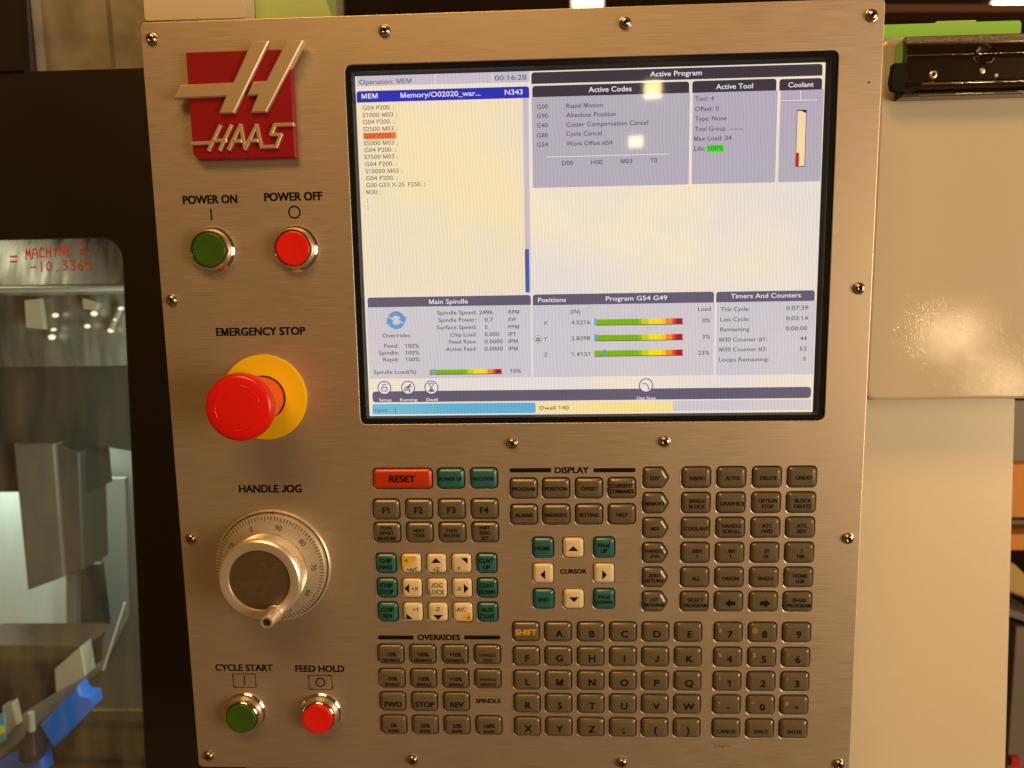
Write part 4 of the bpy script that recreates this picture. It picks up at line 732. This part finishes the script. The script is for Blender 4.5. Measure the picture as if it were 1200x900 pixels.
g = G(); g.lathe([(7.6, -46), (7.0, -43.2), (5.6, -42.0), (5.2, -43.0), (2, -43.4)], 275.5, 128.0, 8); g.v = [(275.5+(x-275.5)*1.15, y, z) for x, y, z in g.v]; obj('hinge_boss', g, 'clip_chrome', CL, smooth=60)
g = G(); g.lathe([(1.9, -46), (1.9, -44.6), (1, -44.2)], 275.8, 117.6, 14); g.lathe([(1.2, -46), (1.2, -44.4)], 285.4, 114.2, 12); obj('solder_blob', g, 'rivet', CL, smooth=60)
# green folder standing behind the box
GF = thing('green_folder', (270, 147, -82), 'bright green plastic folder edge standing behind the beige box', 'folder')
g = G(); g.rings(stack(rect(190, 120, 321, 161), 3, [(0, -90), (0, -80)], 3)); obj('folder_sheet', g, 'green_plastic', GF)
g = G(); g.rings([[(x, y, z) for x, y in [(258, 160), (290, 160), (290, 163.2), (262, 163.2)]] for z in (-88, -83)]); obj('folder_tab', g, 'green_pale', GF)

# plain beige cabinet side under the box
SPn = thing('cabinet_side', (300, -700, -120), 'plain beige cabinet side below the clip box', 'cabinet')
g = G(); g.rings(stack(rect(100, -700, 361.4, 150), 1.5, [(0, -420), (0, -121), (.8, -120)], 3)); obj('side_sheet', tilt(g, -125), 'panel_beige', SPn)
g = G(); g.lathe([(4.2, -14), (4.2, -26)], 187.4, -232.4, 20); g.v = [(x, y, z) for x, y, z in g.v]; obj('bumper', g, 'rubber_black', CPL, smooth=40)

# ================================================================== inside the machine
def flat(name, pts, z, dep, mt, parent=None, bev=0): return obj(name, prism(pts, z-dep, z, bev), mt, parent)
g = G(); g.box(-1500, -1000, -700, -335, 500, -690); o = obj('back_wall', g, 'inner_wall', None); o['kind'] = 'structure'
g = G(); g.box(-332, -900, -700, -322, 300, -160); o = obj('right_wall', g, 'inner_wall', None); o['kind'] = 'structure'
IN = INNER
SH = thing('sheet_cover', (-560, 10, -300), 'bright streaky stainless cover across the top of the door window', 'metal cover')
g = G(); g.rings([[(x, y, z) for y, z in ((60, -330), (60, -320), (-24, -292), (-27, -300))] for x in (-1000, -335)]); obj('cover_sheet', g, 'inner_steel', SH)
g = G(); tube(g, (-900, -19.6, -285), (-335, -19.6, -285), 4.2, 4.2, 20); obj('cover_rail', g, 'rod_bright', SH)
LB = thing('lamp_reflections', (-570, -60, -345), 'warm lamp reflections built as glowing spots in the upper part of the door window', 'lamp reflection')  # reflections of lamps in sheet metal, built as small glowing solids
for (x, y), r_ in zip(IN['lamps'], (2.8, 2.0, 3.4, 3.2, 2.6, 2.4, 1.9, 2.9)):
    g = G(); g.lathe([(r_*.2, -346), (r_*.8, -345), (r_, -342), (r_*.8, -339), (r_*.2, -338)], x, y, 14); obj('reflection_spot', g, 'reflection_glow', LB, smooth=70)
tube_ = G(); tube(tube_, (*IN['lamps'][5], -342), (*IN['lamps'][7], -342), 2.6, 2.6); obj('reflection_streak', tube_, 'reflection_patch', LB)
flat('reflection_plate', IN['patch'], -340, 6, 'reflection_patch', LB, 1); flat('reflection_plate', IN['patch2'], -340, 6, 'reflection_patch', LB, 1)
g = G(); g.box(-1000, -112, -372, -335, -20, -352); obj('reflecting_sheet', g, 'inner_steel', LB)
HD = thing('spindle_head', (-720, -436, -455), 'grey brown spindle head hanging over the vise inside the window', 'spindle')
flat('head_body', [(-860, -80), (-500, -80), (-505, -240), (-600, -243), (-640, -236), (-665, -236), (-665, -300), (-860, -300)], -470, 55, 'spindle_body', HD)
flat('head_front', IN['head1'], -450, 60, 'spindle_grey', HD, 2); flat('head_side', IN['head3'], -456, 60, 'spindle_shaded', HD, 2)
PW = thing('enclosure_panel', (-880, -655, -620), 'pale white enclosure wall lit inside the machine behind the spindle', 'panel')
flat('panel_sheet', IN['pale'], -620, 5, 'enclosure_white', PW); flat('panel_post', IN['col'], -560, 12, 'inner_light', PW, 1)
GD = thing('way_cover', (-750, -655, -580), 'dark grey folded way cover between pale wall and door edge', 'way cover')
flat('cover_fold', IN['dcol'], -580, 8, 'inner_dark', GD, 1); flat('cover_fold', IN['rstrip'], -640, 8, 'inner_light', GD, 1)
g = G(); tube(g, (*IN['rod'][0], -300), (*IN['rod'][1], -300), 1.3, 1.6); tag(obj('slanting_rod', g, 'rod_bright', None), 'thin bright slanting rod low in the window', 'pipe')  # slender bright rod, slanting
VS = thing('machine_vise', (-690, -628, -330), 'blue and bare metal machine vise low in the door window', 'vise')
flat('jaw_top', IN['vtop'], -332, 60, 'vise_top', VS, 1); flat('jaw', IN['vjaw'], -326, 40, 'vise_dark', VS, 1.5); flat('jaw_end', IN['vend'], -318, 20, 'cast_pale', VS, 1.5)
flat('vise_base', IN['vbase'], -316, 40, 'cast_grey', VS, 1.5); flat('stop_block', IN['vblock'], -305, 10, 'cast_pale', VS, 1); flat('blue_channel', IN['blue1'], -300, 18, 'vise_blue', VS, 3); flat('blue_channel', IN['blue2'], -299, 18, 'vise_blue', VS, 3)
p = flat('round_label', IN['label'], -303.5, 2, 'label_cyan', VS)
g = G(); g.lathe([(5.4, -303.4), (5.4, -303)], -696.5, -551, 20); obj('label_dot', g, 'label_yellow', p)
NZ = thing('coolant_nozzle', (-648, -573, -290), 'silver tipped black coolant nozzle in front of the blue vise', 'nozzle')
g = G(); tube(g, (-644, -518, -288), (-645.5, -541, -288), 3.6, 4.2, 18); obj('nozzle_tip', g, 'rod_bright', NZ, smooth=40)
g = G(); tube(g, (-645.5, -541, -288), (-648, -567, -288), 5.5, 13.5, 20); tube(g, (-648, -566.8, -288), (-648.6, -574, -288), 14.0, 14.0, 20); obj('nozzle_body', g, 'nozzle_black', NZ, smooth=40)
g = G(); g.rings([[(x, y, z) for x, y, z in ((-1300, yy, -1000), (-335, yy, -1000), (-335, yy+dy, -340), (-1300, yy+dy, -340))] for yy, dy in ((-650, -60), (-590, 0))])
TR = thing('chip_tray', (-600, -650, -400), 'brown stained metal tray with dark grooves at the bottom of the window', 'tray')
flat('tray_sheet', [(-1000, -588), (-420, -585), (-420, -900), (-1000, -900)], -402, 8, 'tray_brown', TR)
for y in (-602.5, -656.5): flat('groove', rect(-1000, y-2.4, -420, y+2.4), -398, 3.9, 'groove_dark', TR)
lamp('machine_work_fill_lamp', (-900, -110, -545), (-880, -650, -600), 340, 30, 220, (.90, 1.0, .84))
lamp('machine_work_fill_lamp', (-345, -230, -190), (-720, -480, -560), 60, 320, 38, (.92, 1.0, .80))  # added fill, unseen behind the door frame, brightens the interior
lamp('machine_work_fill_lamp', (-740, 110, -190), (-600, -40, -310), 220, 30, 6, (1, .93, .66))  # added unseen fill that brightens the cover sheet

# ================================================================== far background
g = G(); g.box(-3000, -3600, -2320, 3600, 2600, -2300); o = obj('hall_wall', g, 'hall_dark', None); o['kind'] = 'structure'
BK = BACK
def hb(pts, lab):
    t = thing('ceiling_lamp', (sum(p[0] for p in pts)/4, sum(p[1] for p in pts)/4, -1500), lab, 'lamp', 'lit lamps high in the dark hall')
    obj('lamp_glass', prism(pts, -1500, -1480), 'lamp_glow', t); obj('lamp_body', prism(inset(ccw(pts), -8), -1560, -1501), 'rack_grey', t)
hb(BK['lamp1'], 'small bright hall lamp just above the middle of the panel'); hb(BK['lamp2'], 'small bright hall lamp in the upper right corner')
g = prism(BK['beam'], -1460, -1400); tag(obj('ceiling_beam', g, 'beam_brown', None), 'dull brown ceiling beam behind the green folder', 'beam')
wide = lambda p, k_=330: [(x+(k_ if x > 745 else 0), y) for x, y in p]
SHf = thing('storage_rack', (760, -900, -700), 'grey steel storage rack at the far right edge', 'rack')
flat('rack_post', BK['post'], -690, 30, 'rack_grey', SHf, 1); flat('shelf', BK['shelf'], -680, 120, 'rack_grey', SHf, 1); flat('rack_back', wide(BK['greytop'], 420), -720, 10, 'rack_grey', SHf)
flat('rack_post', [(x+420, y) for x, y in BK['post']], -690, 30, 'rack_grey', SHf, 1)
for y in (-432, -860): flat('shelf', rect(712, y-8, 1240, y), -735, 160, 'rack_grey', SHf, 1)
tag(flat('cardboard_box', wide(BK['box1'], 160), -700, 80, 'carton_orange'), 'larger orange cardboard box on the rack at the right edge', 'box')
tag(flat('cardboard_box', wide(BK['box2'], 160), -702, 80, 'carton_orange'), 'low orange cardboard box under the larger one at the right edge', 'box')
tag(flat('tan_sack', BK['bag'], -690, 50, 'sack_tan', bev=4), 'crumpled tan sack on the rack shelf at the right edge', 'sack')
g = G(); g.box(748, -845, -688, 762, -828, -680); tag(obj('red_tag', g, 'tag_red', None), 'small red tag low on the rack post', 'tag')
print('objects', len(bpy.data.objects))
